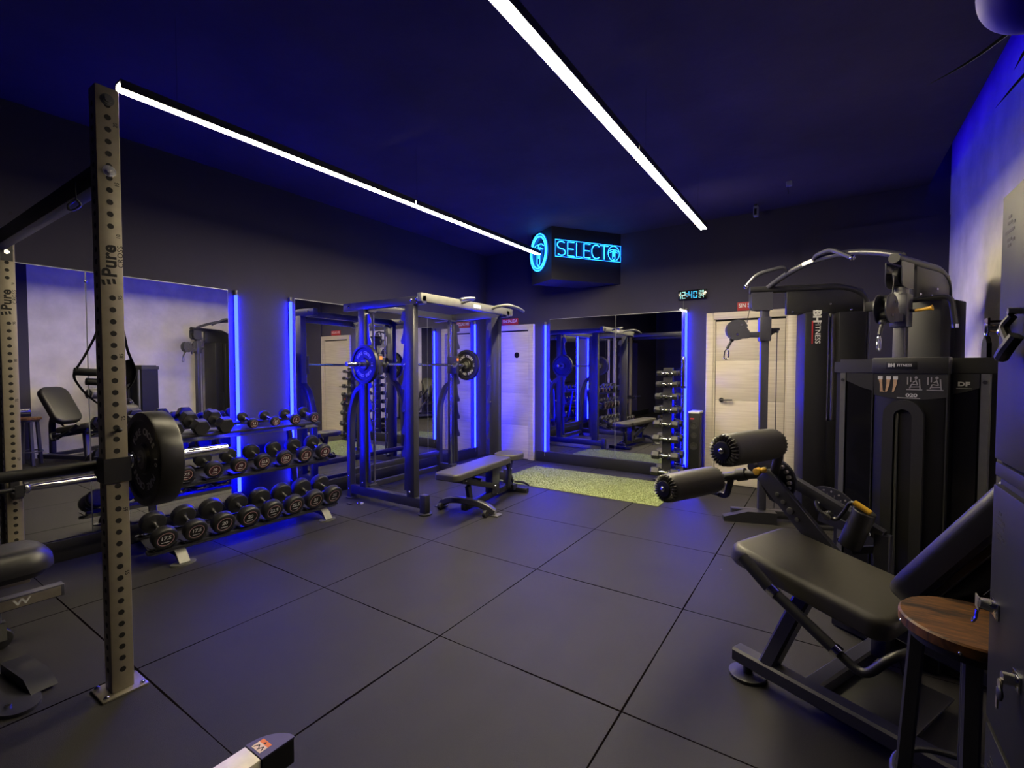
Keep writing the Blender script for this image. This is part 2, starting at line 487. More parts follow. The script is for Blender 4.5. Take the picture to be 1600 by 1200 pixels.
# ------------------------------------------------------------------ blue LED tubes on the walls
def led_tube(label, x, y, z0, z1, wall):
    t = thing('led_tube', label, 'light', (x, y, z0), 0, 'vertical blue led tubes')
    d = Vector((1, 0, 0)) if wall == 'left' else Vector((0, -1, 0))
    p = Vector((x, y, 0)) + d * 0.016
    MB().box((x + d.x * 0.006, y + d.y * 0.006, (z0 + z1) / 2), (0.03 if wall == 'back' else 0.012, 0.012 if wall == 'back' else 0.03, z1 - z0), None, 0.002).build('housing', 'grey_metal', t)
    MB().cyl((p.x, p.y, z0 + 0.07), (p.x, p.y, z1 - 0.05), 0.015, n=16).build('diffuser', 'blue', t)
    MB().cyl((p.x, p.y, z1 - 0.05), (p.x, p.y, z1), 0.016, n=16).build('end_cap', 'grey_metal', t)
    MB().cyl((p.x, p.y, z0), (p.x, p.y, z0 + 0.07), 0.016, n=16).build('end_cap', 'grey_metal', t)
    return t
led_tube('blue led tube at the right edge of the mirror behind the dumbbell rack', XW, 2.300, 0.17, 2.15, 'left')
led_tube('blue led tube on the left wall beside the left edge of the smith machine mirror', XW, 2.845, 0.17, 2.15, 'left')
led_tube('blue led tube seen through the far uprights of the smith machine', XW, 5.935, 0.09, 2.15, 'left')
led_tube('blue led tube on the back wall just right of the blue lit door', -3.543, YB, 0.09, 2.11, 'back')
led_tube('blue led tube on the back wall between the hex tower and the speaker', -1.502, YB, 0.09, 2.17, 'back')
o = MB().bx(0.815, 0.845, 2.0, 6.2, ZC + 0.16, ZC + 0.19).build('cove_light', 'blue_cove', None)
tag(o, 'blue led strip hidden in the recess above the concrete wall', 'light')

# ------------------------------------------------------------------ warm linear ceiling lights
def line_light(label, x, segs, zb=2.75):
    y0, y1 = segs[0][0], segs[-1][1]
    t = thing('linear_light', label, 'light', (x, (y0 + y1) / 2, zb), 0, 'warm linear ceiling lights')
    for k, (a, b) in enumerate(segs):
        MB().bx(x - 0.029, x + 0.029, a + 0.005, b - 0.005, zb, zb + 0.030, 0.003).build('diffuser', 'warm' if k else 'warm_near', t)
        mb = MB(); mb.bx(x - 0.0295, x + 0.0295, a, b, zb + 0.030, zb + 0.042).bx(x - 0.033, x - 0.0293, a, b, zb + 0.0012, zb + 0.042).bx(x + 0.0293, x + 0.033, a, b, zb + 0.0012, zb + 0.042)
        mb.build('housing', 'black_metal', t)
    for y in (y0 + 0.25, (y0 + y1) / 2, y1 - 0.25):
        MB().cyl((x, y, zb + 0.042), (x, y, ZC), 0.0008, n=6).build('suspension_wire', 'black_metal', t)
    return t
line_light('warm white line light running from the brown rig post to the round neon logo', -2.856, [(0.884, 2.823), (2.829, 4.853)])
line_light('warm white line light crossing the ceiling from the top edge of the view', -1.020, [(1.35, 2.885), (2.891, 4.856)])

# ------------------------------------------------------------------ neon signs on the bulkhead
def neon_stroke(mb, pts, r, mtx, closed=False):
    mb.tube([mtx @ Vector((x, y, 0)) for x, y in pts], r, 8, 0.0, closed)
def arc(cx, cy, rx, ry, a0, a1, n=20):
    return [(cx + rx * math.cos(math.radians(a0 + (a1 - a0) * i / n)), cy + ry * math.sin(math.radians(a0 + (a1 - a0) * i / n))) for i in range(n + 1)]
def logo_strokes(mb, cx, cy, rx, ry, r, mtx):
    neon_stroke(mb, arc(cx, cy, rx, ry, 0, 360, 40)[:-1], r, mtx, True)
    # crossbar and forked stem of the T emblem
    k = lambda u, v: (cx + u * rx, cy + v * ry)
    neon_stroke(mb, [k(-0.80, 0.30), k(-0.42, 0.50), k(0.42, 0.50), k(0.80, 0.30)], r, mtx)
    neon_stroke(mb, [k(-0.66, 0.10), k(-0.24, 0.28), k(-0.20, 0.10), k(-0.20, -0.72), k(0, -0.92), k(0.20, -0.72), k(0.20, 0.10), k(0.24, 0.28), k(0.66, 0.10)], r, mtx)
    neon_stroke(mb, [k(0, 0.50), k(0, -0.40)], r, mtx)

fx = Vector((P1.x - P0.x, P1.y - P0.y, 0)).normalized(); fn = Vector((fx.y, -fx.x, 0))
mt = frame(Vector((P0.x, P0.y, 0)) + fn * 0.03, fx, (0, 0, 1))
t = thing('neon_sign', 'cyan neon word sign in a thin neon frame on the bulkhead face', 'sign', Vector((P0.x, P0.y, 2.84)) + fx * 0.52 + fn * 0.012)
mb = MB(); mb.box(mt @ Vector((0.527, 2.957, -0.022)), (1.0, 0.006, 0.222), Matrix((fx, fn, Vector((0, 0, 1)))).transposed()).build('backing', 'acrylic', t)
mb = MB(); neon_stroke(mb, [(0.035, 2.850), (1.02, 2.850), (1.02, 3.064), (0.035, 3.064)], 0.0020, mt, True)
mb.build('neon_frame', 'neon', t)
z0, z1 = 2.868, 3.046; h = z1 - z0; zm = (z0 + z1) / 2
def L_S(x, w_): return [arc(x + w_ / 2, z1 - h * 0.26, w_ / 2, h * 0.26, 40, 270, 18) + arc(x + w_ / 2, z0 + h * 0.24, w_ / 2, h * 0.24, 90, -140, 18)[1:]]
def L_E(x, w_): return [[(x + w_, z1), (x, z1), (x, z0), (x + w_, z0)], [(x, zm), (x + w_ * 0.9, zm)]]
def L_L(x, w_): return [[(x, z1), (x, z0), (x + w_, z0)]]
def L_C(x, w_): return [arc(x + w_ * 0.55, zm, w_ * 0.55, h / 2, 50, 310, 26)]
def L_T(x, w_): return [[(x, z1), (x + w_, z1)], [(x + w_ / 2, z1), (x + w_ / 2, z0)]]
for nm, fn_, x, w_ in (('letter_s', L_S, 0.065, 0.115), ('letter_e', L_E, 0.215, 0.095), ('letter_l', L_L, 0.345, 0.085), ('letter_e', L_E, 0.455, 0.095), ('letter_c', L_C, 0.572, 0.125), ('letter_t', L_T, 0.700, 0.125)):
    mb = MB()
    for st in fn_(x, w_): neon_stroke(mb, st, 0.0050, mt)
    mb.build(nm, 'neon', t)
mb = MB(); logo_strokes(mb, 0.912, zm, 0.088, 0.098, 0.0034, mt); mb.build('letter_o', 'neon', t)

lx = Vector((P0.x - P2.x, P0.y - P2.y, 0)).normalized(); ln = Vector((lx.y, -lx.x, 0))
ml = frame(Vector((P2.x, P2.y, 0)) + ln * 0.03, lx, (0, 0, 1))
t = thing('neon_logo', 'round cyan neon T logo on the left face of the bulkhead', 'sign', Vector((P2.x, P2.y, 2.70)) + lx * 0.22 + ln * 0.012)
mb = MB()
mb.prism(arc(0.222, 2.952, 0.215, 0.252, 0, 360, 40)[:-1], ml @ Vector((0, 0, -0.026)), lx, (0, 0, 1), 0.006)
mb.build('backing', 'acrylic', t)
mb = MB(); neon_stroke(mb, arc(0.222, 2.952, 0.205, 0.242, 0, 360, 44)[:-1], 0.0062, ml, True)
neon_stroke(mb, arc(0.222, 2.952, 0.180, 0.215, 0, 360, 44)[:-1], 0.0030, ml, True); mb.build('neon_ring', 'neon', t)
mb = MB(); logo_strokes(mb, 0.222, 2.952, 0.168, 0.204, 0.0045, ml); mb.build('neon_emblem', 'neon', t)

# ------------------------------------------------------------------ doors
def door(name, label, x0, x1, handle_side, rings):
    """x0..x1 outer frame; the leaf sits inside a moulded casing"""
    t = thing(name, label, 'door', ((x0 + x1) / 2, YB, 0)); t['kind'] = 'structure'
    cw = 0.085
    mb = MB()
    mb.bx(x0, x0 + cw, YB - 0.045, YB, 0, 2.09, 0.006); mb.bx(x1 - cw, x1, YB - 0.045, YB, 0, 2.09, 0.006)
    mb.bx(x0 + cw, x1 - cw, YB - 0.045, YB, 2.09 - cw, 2.09, 0.004)
    mb.bx(x0 + cw, x0 + cw + 0.02, YB - 0.030, YB, 0, 2.09 - cw); mb.bx(x1 - cw - 0.02, x1 - cw, YB - 0.030, YB, 0, 2.09 - cw)
    mb.build('door_frame', 'door', t)
    mb = MB()
    a, b = x0 + cw + 0.026, x1 - cw - 0.026
    z = 0.008
    for top in (0.52, 1.03, 1.51, 1.985):                       # boards with fine grooves
        mb.bx(a, b, YB - 0.022, YB, z, top - 0.003, 0.001); z = top
    mb.build('door_leaf', 'door', t)
    MB().bx(x0 + cw + 0.02, x1 - cw - 0.02, YB - 0.012, YB, 1.99, 2.004).build('shadow_gap', 'black_print', t)
    if handle_side:
        hx = a + 0.07
        mb = MB(); mb.cyl((hx, YB - 0.022, 1.03), (hx, YB - 0.032, 1.03), 0.027, n=20).cyl((hx, YB - 0.03, 1.03), (hx, YB - 0.075, 1.03), 0.010, n=12)
        mb.tube([(hx, YB - 0.07, 1.03), (hx + 0.13, YB - 0.07, 1.035)], 0.010, 10)
        mb.build('door_handle', 'black_metal', t)
    if rings:
        mb = MB(); mb.cyl((rings, YB - 0.022, 1.62), (rings, YB - 0.028, 1.62), 0.045, n=24)
        mb.build('door_badge', 'white' if handle_side else 'dark_panel', t)
    return t
door('door_1', 'pale wooden door washed in blue light behind the bench', -4.46, -3.735, False, -4.05)
door('door_2', 'pale wooden door with black lever handle by the cable machine', -1.257, -0.300, True, None)

def sign(label, xc, zc):
    t = thing('exit_sign', label, 'sign', (xc, YB, zc), 0, 'red notices above the doors')
    MB().bx(xc - 0.15, xc + 0.15, YB - 0.012, YB, zc - 0.05, zc + 0.05, 0.002).build('sign_panel', 'red', t)
    mb = MB(); put_text(mb, 'SIN SALIDA', 0.066, frame((xc, YB - 0.0125, zc + 0.008), (1, 0, 0), (0, 0, 1)), 0.0006, 0.001, 1.0, 0.82)
    put_text(mb, 'NO EXIT', 0.018, frame((xc + 0.09, YB - 0.0125, zc - 0.036), (1, 0, 0), (0, 0, 1)), 0.0006) if False else None
    mb.build('lettering', 'white', t)
sign('red notice reading SIN SALIDA above the blue lit door', -4.19, 2.145)
sign('red notice reading SIN SALIDA above the door with the black handle', -0.765, 2.150)

# digital clock
SEG = {'0': 'abcdef', '1': 'bc', '2': 'abged', '4': 'fgbc', '9': 'abcdfg', '3': 'abgcd'}
def seven(mb, ch, x, z, w_, h_, y, th):
    X0, X1, Z0, Z1, Zm = x, x + w_, z, z + h_, z + h_ / 2
    e = th / 2
    S = {'a': (X0, X1, Z1 - th, Z1), 'g': (X0, X1, Zm - e, Zm + e), 'd': (X0, X1, Z0, Z0 + th),
         'f': (X0, X0 + th, Zm + e, Z1), 'b': (X1 - th, X1, Zm + e, Z1), 'e': (X0, X0 + th, Z0, Zm - e), 'c': (X1 - th, X1, Z0, Zm - e)}
    for s in SEG[ch]:
        a = S[s]; mb.bx(a[0] + 0.0015, a[1] - 0.0015, y - 0.003, y, a[2] + 0.0015, a[3] - 0.0015)
t = thing('digital_clock', 'black wall clock with glowing cyan digits reading 12:40', 'clock', (-1.43, YB, 2.335))
MB().bx(-1.60, -1.262, YB - 0.035, YB, 2.275, 2.395, 0.004).build('clock_case', 'dark_panel', t)
yf = YB - 0.0352
mb = MB(); seven(mb, '1', -1.595, 2.29, 0.030, 0.088, yf, 0.011); seven(mb, '2', -1.555, 2.29, 0.045, 0.088, yf, 0.011)
mb.build('hour_digits', 'clock_led_pale', t)
mb = MB(); seven(mb, '4', -1.475, 2.29, 0.045, 0.088, yf, 0.012); seven(mb, '0', -1.418, 2.29, 0.048, 0.088, yf, 0.012)
mb.bx(-1.497, -1.487, yf - 0.003, yf, 2.312, 2.322); mb.bx(-1.497, -1.487, yf - 0.003, yf, 2.348, 2.358)
mb.build('minute_digits', 'clock_led', t)
mb = MB()
for ch, x, z in (('2', -1.352, 2.339), ('9', -1.318, 2.339), ('2', -1.352, 2.290), ('4', -1.318, 2.290)): seven(mb, ch, x, z, 0.026, 0.042, yf, 0.007)
mb.build('small_digits', 'clock_led_pale', t)

# little spot lamp hanging under the clock
t = thing('spot_lamp', 'small lit white spot lamp hanging below the wall clock', 'lamp', (-1.535, YB, 2.15))
MB().tube([(-1.540, YB - 0.008, 2.276), (-1.540, YB - 0.010, 2.17)], 0.003, 6).build('cable', 'grey_metal', t)
mb = MB(); mb.bar((-1.575, YB - 0.03, 2.170), (-1.49, YB - 0.03, 2.135), 0.05, 0.022, 0.004); mb.build('lamp_body', 'white', t)
mb = MB(); mb.bar((-1.573, YB - 0.034, 2.157), (-1.494, YB - 0.034, 2.125), 0.045, 0.006); mb.build('lamp_face', 'spot', t)

# ceiling devices
t = thing('ceiling_camera', 'small grey device hanging from the ceiling above the right door', 'device', (-0.70, 5.95, ZC - 0.10))
MB().bx(-0.725, -0.675, 5.92, 5.98, ZC - 0.135, ZC - 0.02, 0.008).build('camera_body', 'device', t)
MB().bx(-0.715, -0.685, 5.93, 5.97, ZC - 0.02, ZC).build('mount', 'black_metal', t)
MB().bx(-0.716, -0.690, 5.917, 5.922, ZC - 0.12, ZC - 0.05).build('lens_window', 'dark_panel', t)
t = thing('ceiling_sensor', 'small pale sensor on a stem on the ceiling nearer the cable machine', 'device', (-0.35, 5.40, ZC - 0.03))
MB().bx(-0.375, -0.325, 5.375, 5.425, ZC - 0.045, ZC, 0.006).build('sensor_head', 'device', t)
MB().tube([(-0.36, 5.40, ZC - 0.045), (-0.355, 5.40, ZC - 0.12)], 0.004, 6).build('stem', 'black_metal', t)

# ------------------------------------------------------------------ brown rig with posts, racked bars
def rig_post(name, x, y, h_, base, logo, parent):
    s = 0.040
    MB().bx(x - (s if x > -4 else 0.026), x + s, y - s, y + s, 0.008, h_, 0.004).build(name, 'post_metal', parent)
    mb = MB()
    k = 0
    z = 0.10
    while z < h_ - 0.03:
        if not (1.745 < z < 1.97):
            mb.cyl((x + s - 0.004, y, z), (x + s + 0.0006, y, z), 0.0115, n=14)
        mb.cyl((x, y - s - 0.0006, z), (x, y - s + 0.004, z), 0.0115, n=12)
        z += 0.0505
    mb.build('hole_pattern', 'black_print', parent)
    if logo:
        X = x + s + 0.0003
        mb = MB()
        f = lambda z_, dy: frame((X, y + dy, z_), (0, 0, 1), (0, -1, 0))
        put_text(mb, 'Pure', 0.070, f(1.872, -0.006), 0.0004, 0.0022, 1.04, 1.0)
        for i, dy in enumerate((-0.022, -0.004, 0.014)):
            mb.prism([(0, 0), (0.022, 0.004), (0.022, 0.015), (0, 0.011)], (X, y + dy, 1.768 + 0.004 * i), (0, 0, 1), (0, -1, 0), 0.0008)
        for zt, st in ((2.45, '20'), (2.20, '15'), (1.98, '10'), (1.72, '95'), (1.47, '85'), (1.20, '75'), (0.80, '65'), (0.52, '55')):
            put_text(mb, st, 0.020, f(zt, 0.026), 0.0004, 0.0003)
        mb.build('lettering', 'black_print', parent)
        mb = MB(); put_text(mb, 'CROSS', 0.028, f(1.895, 0.0315), 0.0004, 0.0, 1.15); mb.build('thin_lettering', 'black_print', parent)
    if base:
        MB().bx(max(x - 0.076, XW + 0.032), x + 0.076, y - 0.082, y + 0.082, 0, 0.009, 0.002).build('base_plate', 'plate_steel', parent)
        for dx in ((-0.058, 0.058) if x > -4 else (0.058,)):
            for dy in (-0.064, 0.064):
                MB().cyl((x + dx, y + dy, 0.009), (x + dx, y + dy, 0.017), 0.011, n=6).sphere((x + dx, y + dy, 0.017), 0.009, (1, 1, 0.6), 12).build('anchor_bolt', 'chrome', parent)
RX = -2.587
t = thing('power_rig', 'tall wall mounted rig with taupe perforated posts and dark lettering', 'rig', (RX, 0.75, 0))
rig_post('front_post', RX, 0.75, 2.60, True, True, t)
rig_post('wall_post', -4.600, 0.785, 2.33, True, True, t)
rig_post('rear_front_post', RX, -0.41, 2.60, True, False, t)
rig_post('rear_wall_post', -4.600, -0.41, 2.33, True, False, t)
for y in (0.75, -0.41):
    MB().bx(-4.562, RX - 0.04, y - 0.03, y + 0.03, 2.20, 2.29, 0.004).build('crossmember', 'black_metal', t)
MB().bx(-4.562, -4.556, 0.755, 0.815, 2.13, 2.32).build('wall_bracket', 'black_metal', t)
for y, z, m_ in ((0.75, 2.249, 'chrome'), (0.75, 2.545, 'grey_metal')):
    mb = MB(); mb.cyl((RX + 0.040, y, z), (RX + 0.044, y, z), 0.024, n=24).cyl((RX + 0.044, y, z), (RX + 0.050, y, z), 0.019, n=24)
    mb.cyl((RX + 0.050, y, z), (RX + 0.058, y, z), 0.013, n=18); mb.build('bolt', m_, t)
mb = MB(); mb.cyl((-4.556, 0.785, 2.19), (-4.548, 0.785, 2.19), 0.014, n=16); mb.build('bolt', 'chrome', t)
# low selector pin in the post face
mb = MB(); mb.tube([(RX + 0.04, 0.750, 1.145), (RX + 0.058, 0.754, 1.150)], 0.006, 8).sphere((RX + 0.06, 0.755, 1.152), 0.011); mb.build('pin', 'black_metal', t)

def j_cup(label, x, y, z, sx, parent_name='j_cup'):
    """sandwich J-hook clamped round a post, opening to the side sx"""
    c = thing(parent_name, label, 'hook', (x, y, z - 0.05), 0, 'black J hooks on the rig')
    mb = MB()
    mb.bx(x - 0.046, x + 0.046, y - 0.047, y - 0.041, z - 0.06, z + 0.045).bx(x - 0.046, x + 0.046, y + 0.041, y + 0.047, z - 0.06, z + 0.045)
    mb.bx(x - sx * 0.041, x - sx * 0.047, y - 0.047, y + 0.047, z - 0.06, z + 0.045)
    mb.build('clamp', 'black_metal', c)
    mb = MB()
    x0 = x + sx * 0.043
    prof = [(0.0, -0.06), (0.0, 0.10), (0.014, 0.10), (0.014, -0.028), (0.120, -0.028), (0.120, 0.03), (0.134, 0.03), (0.134, -0.045), (0.06, -0.075)]
    mb.prism([(a * sx, b) for a, b in prof], (x0, y - 0.022, z), (1, 0, 0), (0, 0, 1), -0.044)
    mb.build('hook_arm', 'black_metal', c)
    return c
j_cup('black J hook clamped to the tall brown post beside the big bumper plate', RX, 0.75, 0.985, -1)
j_cup('black J hook on the wall side rig post holding the lower bar', -4.600, 0.785, 0.612, 1)
j_cup('black J hook on the free rig post carrying the bare end of the thick bar', RX, -0.41, 0.985, -1)
j_cup('black J hook by the mirror carrying the far end of the lower barbell', -4.600, -0.41, 0.612, 1)

def barbell(label, x, z, y0, y1, thick):
    """bar along y with chrome sleeves at both ends"""
    b = thing('barbell', label, 'barbell', (x, (y0 + y1) / 2, z), 0, 'racked barbells')
    s = 0.42
    MB().cyl((x, y0 + s, z), (x, y1 - s, z), thick, n=20).build('shaft', 'black_metal', b)
    for a, c, d in ((y0, y0 + s, 1), (y1 - s, y1, -1)):
        MB().cyl((x, a, z), (x, c, z), 0.025, n=24, bev=0.003).build('sleeve', 'chrome', b)
        e = c if d == 1 else a
        MB().cyl((x, e - 0.012, z), (x, e + 0.012, z), 0.036, n=24, bev=0.003).build('collar', 'chrome', b)
    return b
barbell('thick black axle bar with chrome sleeve loaded with a bumper plate on the tall post', -2.700, 0.985, -0.93, 1.27, 0.0235)
barbell('lower barbell with chrome sleeve racked close to the left mirror', -4.470, 0.612, -0.87, 1.245, 0.0145)

def bumper_plate(name, label, x, y, z, R, th, group, facing=-1, words_=True):
    t_ = thing(name, label, 'weight plate', (x, y, z), 0, group)
    mt_ = frame((x, y, z), (1, 0, 0), (0, 0, 1)) if facing < 0 else frame((x, y, z), (-1, 0, 0), (0, 0, 1))
    e = th / 2
    prof = [(0.027, -e), (R * 0.30, -e), (R * 0.34, -e + 0.012), (R * 0.80, -e + 0.012), (R * 0.84, -e), (R - 0.010, -e), (R - 0.003, -e + 0.003), (R, -e + 0.010),
            (R, e - 0.010), (R - 0.003, e - 0.003), (R - 0.010, e), (R * 0.84, e), (R * 0.80, e - 0.012), (R * 0.34, e - 0.012), (R * 0.30, e), (0.027, e)]
    MB().lathe(prof + [prof[0]], mt_, 48).build('rubber_body', 'rubber_glossy', t_)
    mb = MB(); mb.lathe([(0.026, -e - 0.001), (0.045, -e - 0.001), (0.045, e + 0.001), (0.026, e + 0.001), (0.026, -e - 0.001)], mt_, 24); mb.build('hub', 'grey_metal', t_)
    if words_:
        mb = MB()
        m2 = mt_ @ Matrix.Translation((0, 0, e - 0.0122))
        arc_text(mb, 'PURE CROSS', R * 0.20, R * 0.58, PI / 2, m2, 0.215, 0.0012, 0.001)
        arc_text(mb, 'PURE CROSS', R * 0.20, R * 0.58, -PI / 2, m2, 0.215, 0.0012, 0.001)
        arc_text(mb, '10', R * 0.16, R * 0.60, 0, m2, 0.2, 0.0012, 0.001)
        arc_text(mb, '10', R * 0.16, R * 0.60, PI, m2, 0.2, 0.0012, 0.001)
        mb.build('lettering', 'white', t_)
    return t_
bumper_plate('bumper_plate', 'large black bumper plate on the axle bar beside the tall post', -2.700, 0.935, 0.985, 0.225, 0.100, 'bumper plates')

# suspension straps hanging behind the post
t = thing('suspension_strap', 'black suspension strap with two grips hanging behind the tall brown post', 'strap', (-2.75, 0.76, 1.25))
mb = MB()
def ribbon(mb, pts, w_=0.028, th=0.003):
    mb.rtube(pts, th, w_, 0.03, (1, 0, 0))
ribbon(mb, [(-2.70, 0.79, 2.19), (-2.74, 0.775, 1.75), (-2.75, 0.748, 1.57), (-2.75, 0.70, 1.46), (-2.75, 0.660, 1.385), (-2.75, 0.695, 1.314), (-2.75, 0.75, 1.25), (-2.75, 0.80, 1.235)])
ribbon(mb, [(-2.70, 0.79, 2.19), (-2.75, 0.82, 1.75), (-2.75, 0.850, 1.57), (-2.75, 0.860, 1.50), (-2.76, 0.897, 1.40), (-2.75, 0.875, 1.34), (-2.75, 0.84, 1.30)])
mb.build('webbing', 'strap', t)
mb = MB(); mb.tube([(-2.75, 0.668, 1.402), (-2.75, 0.79, 1.394)], 0.017, 12); mb.build('grip', 'rubber', t)
mb = MB(); mb.tube([(-2.77, 0.712, 1.357), (-2.77, 0.80, 1.350)], 0.016, 12); mb.build('grip', 'rubber', t)
mb = MB(); mb.prism([(0.0, 0.0), (0.075, 0.03), (0.10, -0.02), (0.085, -0.07), (0.02, -0.12), (-0.01, -0.05)], (-2.79, 0.805, 1.43), (0, 1, 0), (0, 0, 1), 0.02); mb.build('foot_cradle', 'strap', t)

# shackle hanging from the beam left of the post
t = thing('snap_hook', 'small metal snap hook hanging left of the tall brown post top', 'hook', (-2.66, 0.60, 2.08))
mb = MB(); mb.tube([(-2.655, 0.665, 2.20), (-2.655, 0.668, 2.13)], 0.003, 6); mb.build('cord', 'strap', t)
mb = MB(); mb.tube([(-2.655, 0.668, 2.13), (-2.655, 0.685, 2.11), (-2.655, 0.665, 2.085), (-2.655, 0.645, 2.075), (-2.655, 0.640, 2.095), (-2.655, 0.660, 2.12)], 0.005, 8, 0.01, True); mb.build('hook_body', 'grey_metal', t)

# bench at the left edge, inside the rig
t = thing('padded_bench', 'glossy black padded bench with a steel beam and castor at the left edge', 'bench', (-3.45, 0.10, 0))
mb = MB(); mb.grid_pad(-3.62, -3.28, -0.55, 0.72, 0.360, 0.505, 0.085, 0.12); mb.build('pad', 'vinyl_dark', t)
MB().bx(-3.56, -3.34, -0.45, 0.62, 0.335, 0.362, 0.004).build('pad_board', 'plate_steel', t)
MB().bx(-3.48, -3.42, -0.60, 0.765, 0.190, 0.252, 0.004).build('beam', 'smith_metal', t)
MB().bx(-3.417, -3.4165, 0.42, 0.75, 0.196, 0.246).build('beam_plate', 'plate_steel', t)
mb = MB(); put_text(mb, 'W', 0.042, frame((-3.4163, 0.60, 0.221), (0, 1, 0), (0, 0, 1)), 0.0005, 0.001, 1, 1.5); mb.build('lettering', 'white', t)
for y in (-0.3, 0.3): MB().bx(-3.475, -3.425, y - 0.03, y + 0.03, 0.25, 0.337).build('riser', 'smith_metal', t)
for y in (-0.5, 0.52):
    mb = MB(); mb.cyl((-3.45, y, 0.19), (-3.45, y, 0.13), 0.012, n=12); mb.bx(-3.474, -3.468, y - 0.025, y + 0.025, 0.045, 0.135).bx(-3.432, -3.426, y - 0.025, y + 0.025, 0.045, 0.135).bx(-3.474, -3.426, y - 0.025, y + 0.025, 0.128, 0.135)
    f_ = mb.build('castor_fork', 'grey_metal', t)
    mb = MB(); mb.cyl((-3.466, y, 0.052), (-3.434, y, 0.052), 0.052, n=24, bev=0.008); mb.build('castor_wheel', 'rubber', t)
t = thing('equipment_foot', 'rounded dark machine foot with a block on the floor at the left edge', 'foot', (-2.80, 0.45, 0))
mb = MB(); mb.prism([(-0.42, -0.075), (-0.02, -0.075)] + arc(-0.03, 0.0, 0.11, 0.075, -90, 90, 14) + [(-0.42, 0.075)], (-2.79, 0.47, 0.0), (1, 0.12, 0), (-0.12, 1, 0), 0.014); mb.build('foot_plate', 'smith_metal', t)
mb = MB(); mb.prism([(0, 0), (0.32, 0), (0.24, 0.045), (0, 0.045)], (-3.14, 0.475, 0.014), (1, 0.12, 0), (0, 0, 1), -0.09); mb.build('foot_block', 'black_metal', t)
mb = MB(); mb.cyl((-2.80, 0.44, 0.014), (-2.80, 0.44, 0.022), 0.012, n=6); mb.build('bolt', 'chrome', t)

# ------------------------------------------------------------------ dumbbell rack with three tiers
TIERS = [(-3.865, 0.208, 21), (-4.005, 0.610, 19), (-4.155, 0.930, 14)]     # front head centre x, z, tilt
Y0, DY = 1.402, 0.1965
t = thing('dumbbell_rack', 'three tier black dumbbell rack against the left mirror', 'rack', (-4.15, 2.10, 0))
YA, YZ = 1.505, 2.695
for y in (YA, YZ):
    mb = MB(); mb.rtube([(-3.855, y, 0.016), (-3.93, y, 0.060), (-4.18, y, 0.065), (-4.37, y, 0.22), (-4.485, y, 0.90)], 0.028, 0.05, 0.10, (0, 1, 0)); mb.build('upright', 'smith_metal', t)
    mb = MB(); mb.rtube([(-4.30, y, 0.15), (-4.42, y, 0.05), (-4.62, y, 0.025)], 0.03, 0.04, 0.05, (0, 1, 0)); mb.build('rear_leg', 'smith_metal', t)
    mb = MB(); mb.prism(arc(0, 0, 0.05, 0.082, 0, 360, 24)[:-1], (-3.866, y, 0.0), (1, 0, 0), (0, 1, 0), 0.012); mb.build('foot_plate', 'grey_metal', t)
    mb = MB(); mb.rtube([(-3.840, y, 0.014), (-3.900, y, 0.085), (-3.96, y, 0.098)], 0.012, 0.072, 0.03, (0, 1, 0)); mb.build('foot_cover', 'grey_metal', t)
SADDLES = []
for (fx_, fz, tl), R in zip(TIERS, (0.0905, 0.0745, 0.0520)):
    a = math.radians(tl); d = Vector((-math.cos(a), 0, math.sin(a))); u = Vector((math.sin(a), 0, math.cos(a)))
    f0 = Vector((fx_, 0, fz))
    mb = MB()
    for s in (0.045, 0.245):
        p = f0 + d * s - u * (R + (0.024 if R > 0.06 else 0.0118))
        mb.bar((p.x, 1.31, p.z), (p.x, 2.86, p.z), 0.045, 0.022, 0.004, u)
    p = f0 + d * 0.145 - u * (R + 0.037)
    mb.box((p.x, 2.085, p.z - (0.0 if R > 0.06 else 0.012)), (0.26, 1.50, 0.005), (0, a, 0))
    mb.build('shelf', 'smith_metal', t)
    for y in (YA, YZ):
        mb = MB()
        b0 = f0 + d * 0.05 - u * (R + 0.040); b1 = f0 + d * 0.245 - u * (R + 0.040)
        mb.bar((b0.x, y, b0.z), (b1.x, y, b1.z), 0.04, 0.018, 0.003, u)
        zz = max(0.24, b1.z); xu = -4.37 - 0.115 * (zz - 0.22) / 0.68
        mb.bar((b1.x, y, b1.z), (xu, y, max(0.20, b1.z)), 0.03, 0.022, 0.002, (0, 0, 1))
        mb.build('shelf_bracket', 'smith_metal', t)
    if R > 0.06:
        for k in range(8):
            for s in (0.045, 0.245):
                mb = MB()
                for q in (-1, 1):
                    p = f0 + d * s - u * (R * 0.88 + 0.006)
                    y = Y0 + DY * k + q * R * 0.74
                    mb.bar((p.x, y - q * 0.022, p.z - 0.024), (p.x, y + q * 0.018, p.z + 0.014), 0.05, 0.006)
                p = f0 + d * s - u * (R + 0.009)
                mb.bar((p.x, Y0 + DY * k - R * 0.5, p.z), (p.x, Y0 + DY * k + R * 0.5, p.z), 0.05, 0.005)
                mb.build('saddle', 'black_metal', t)

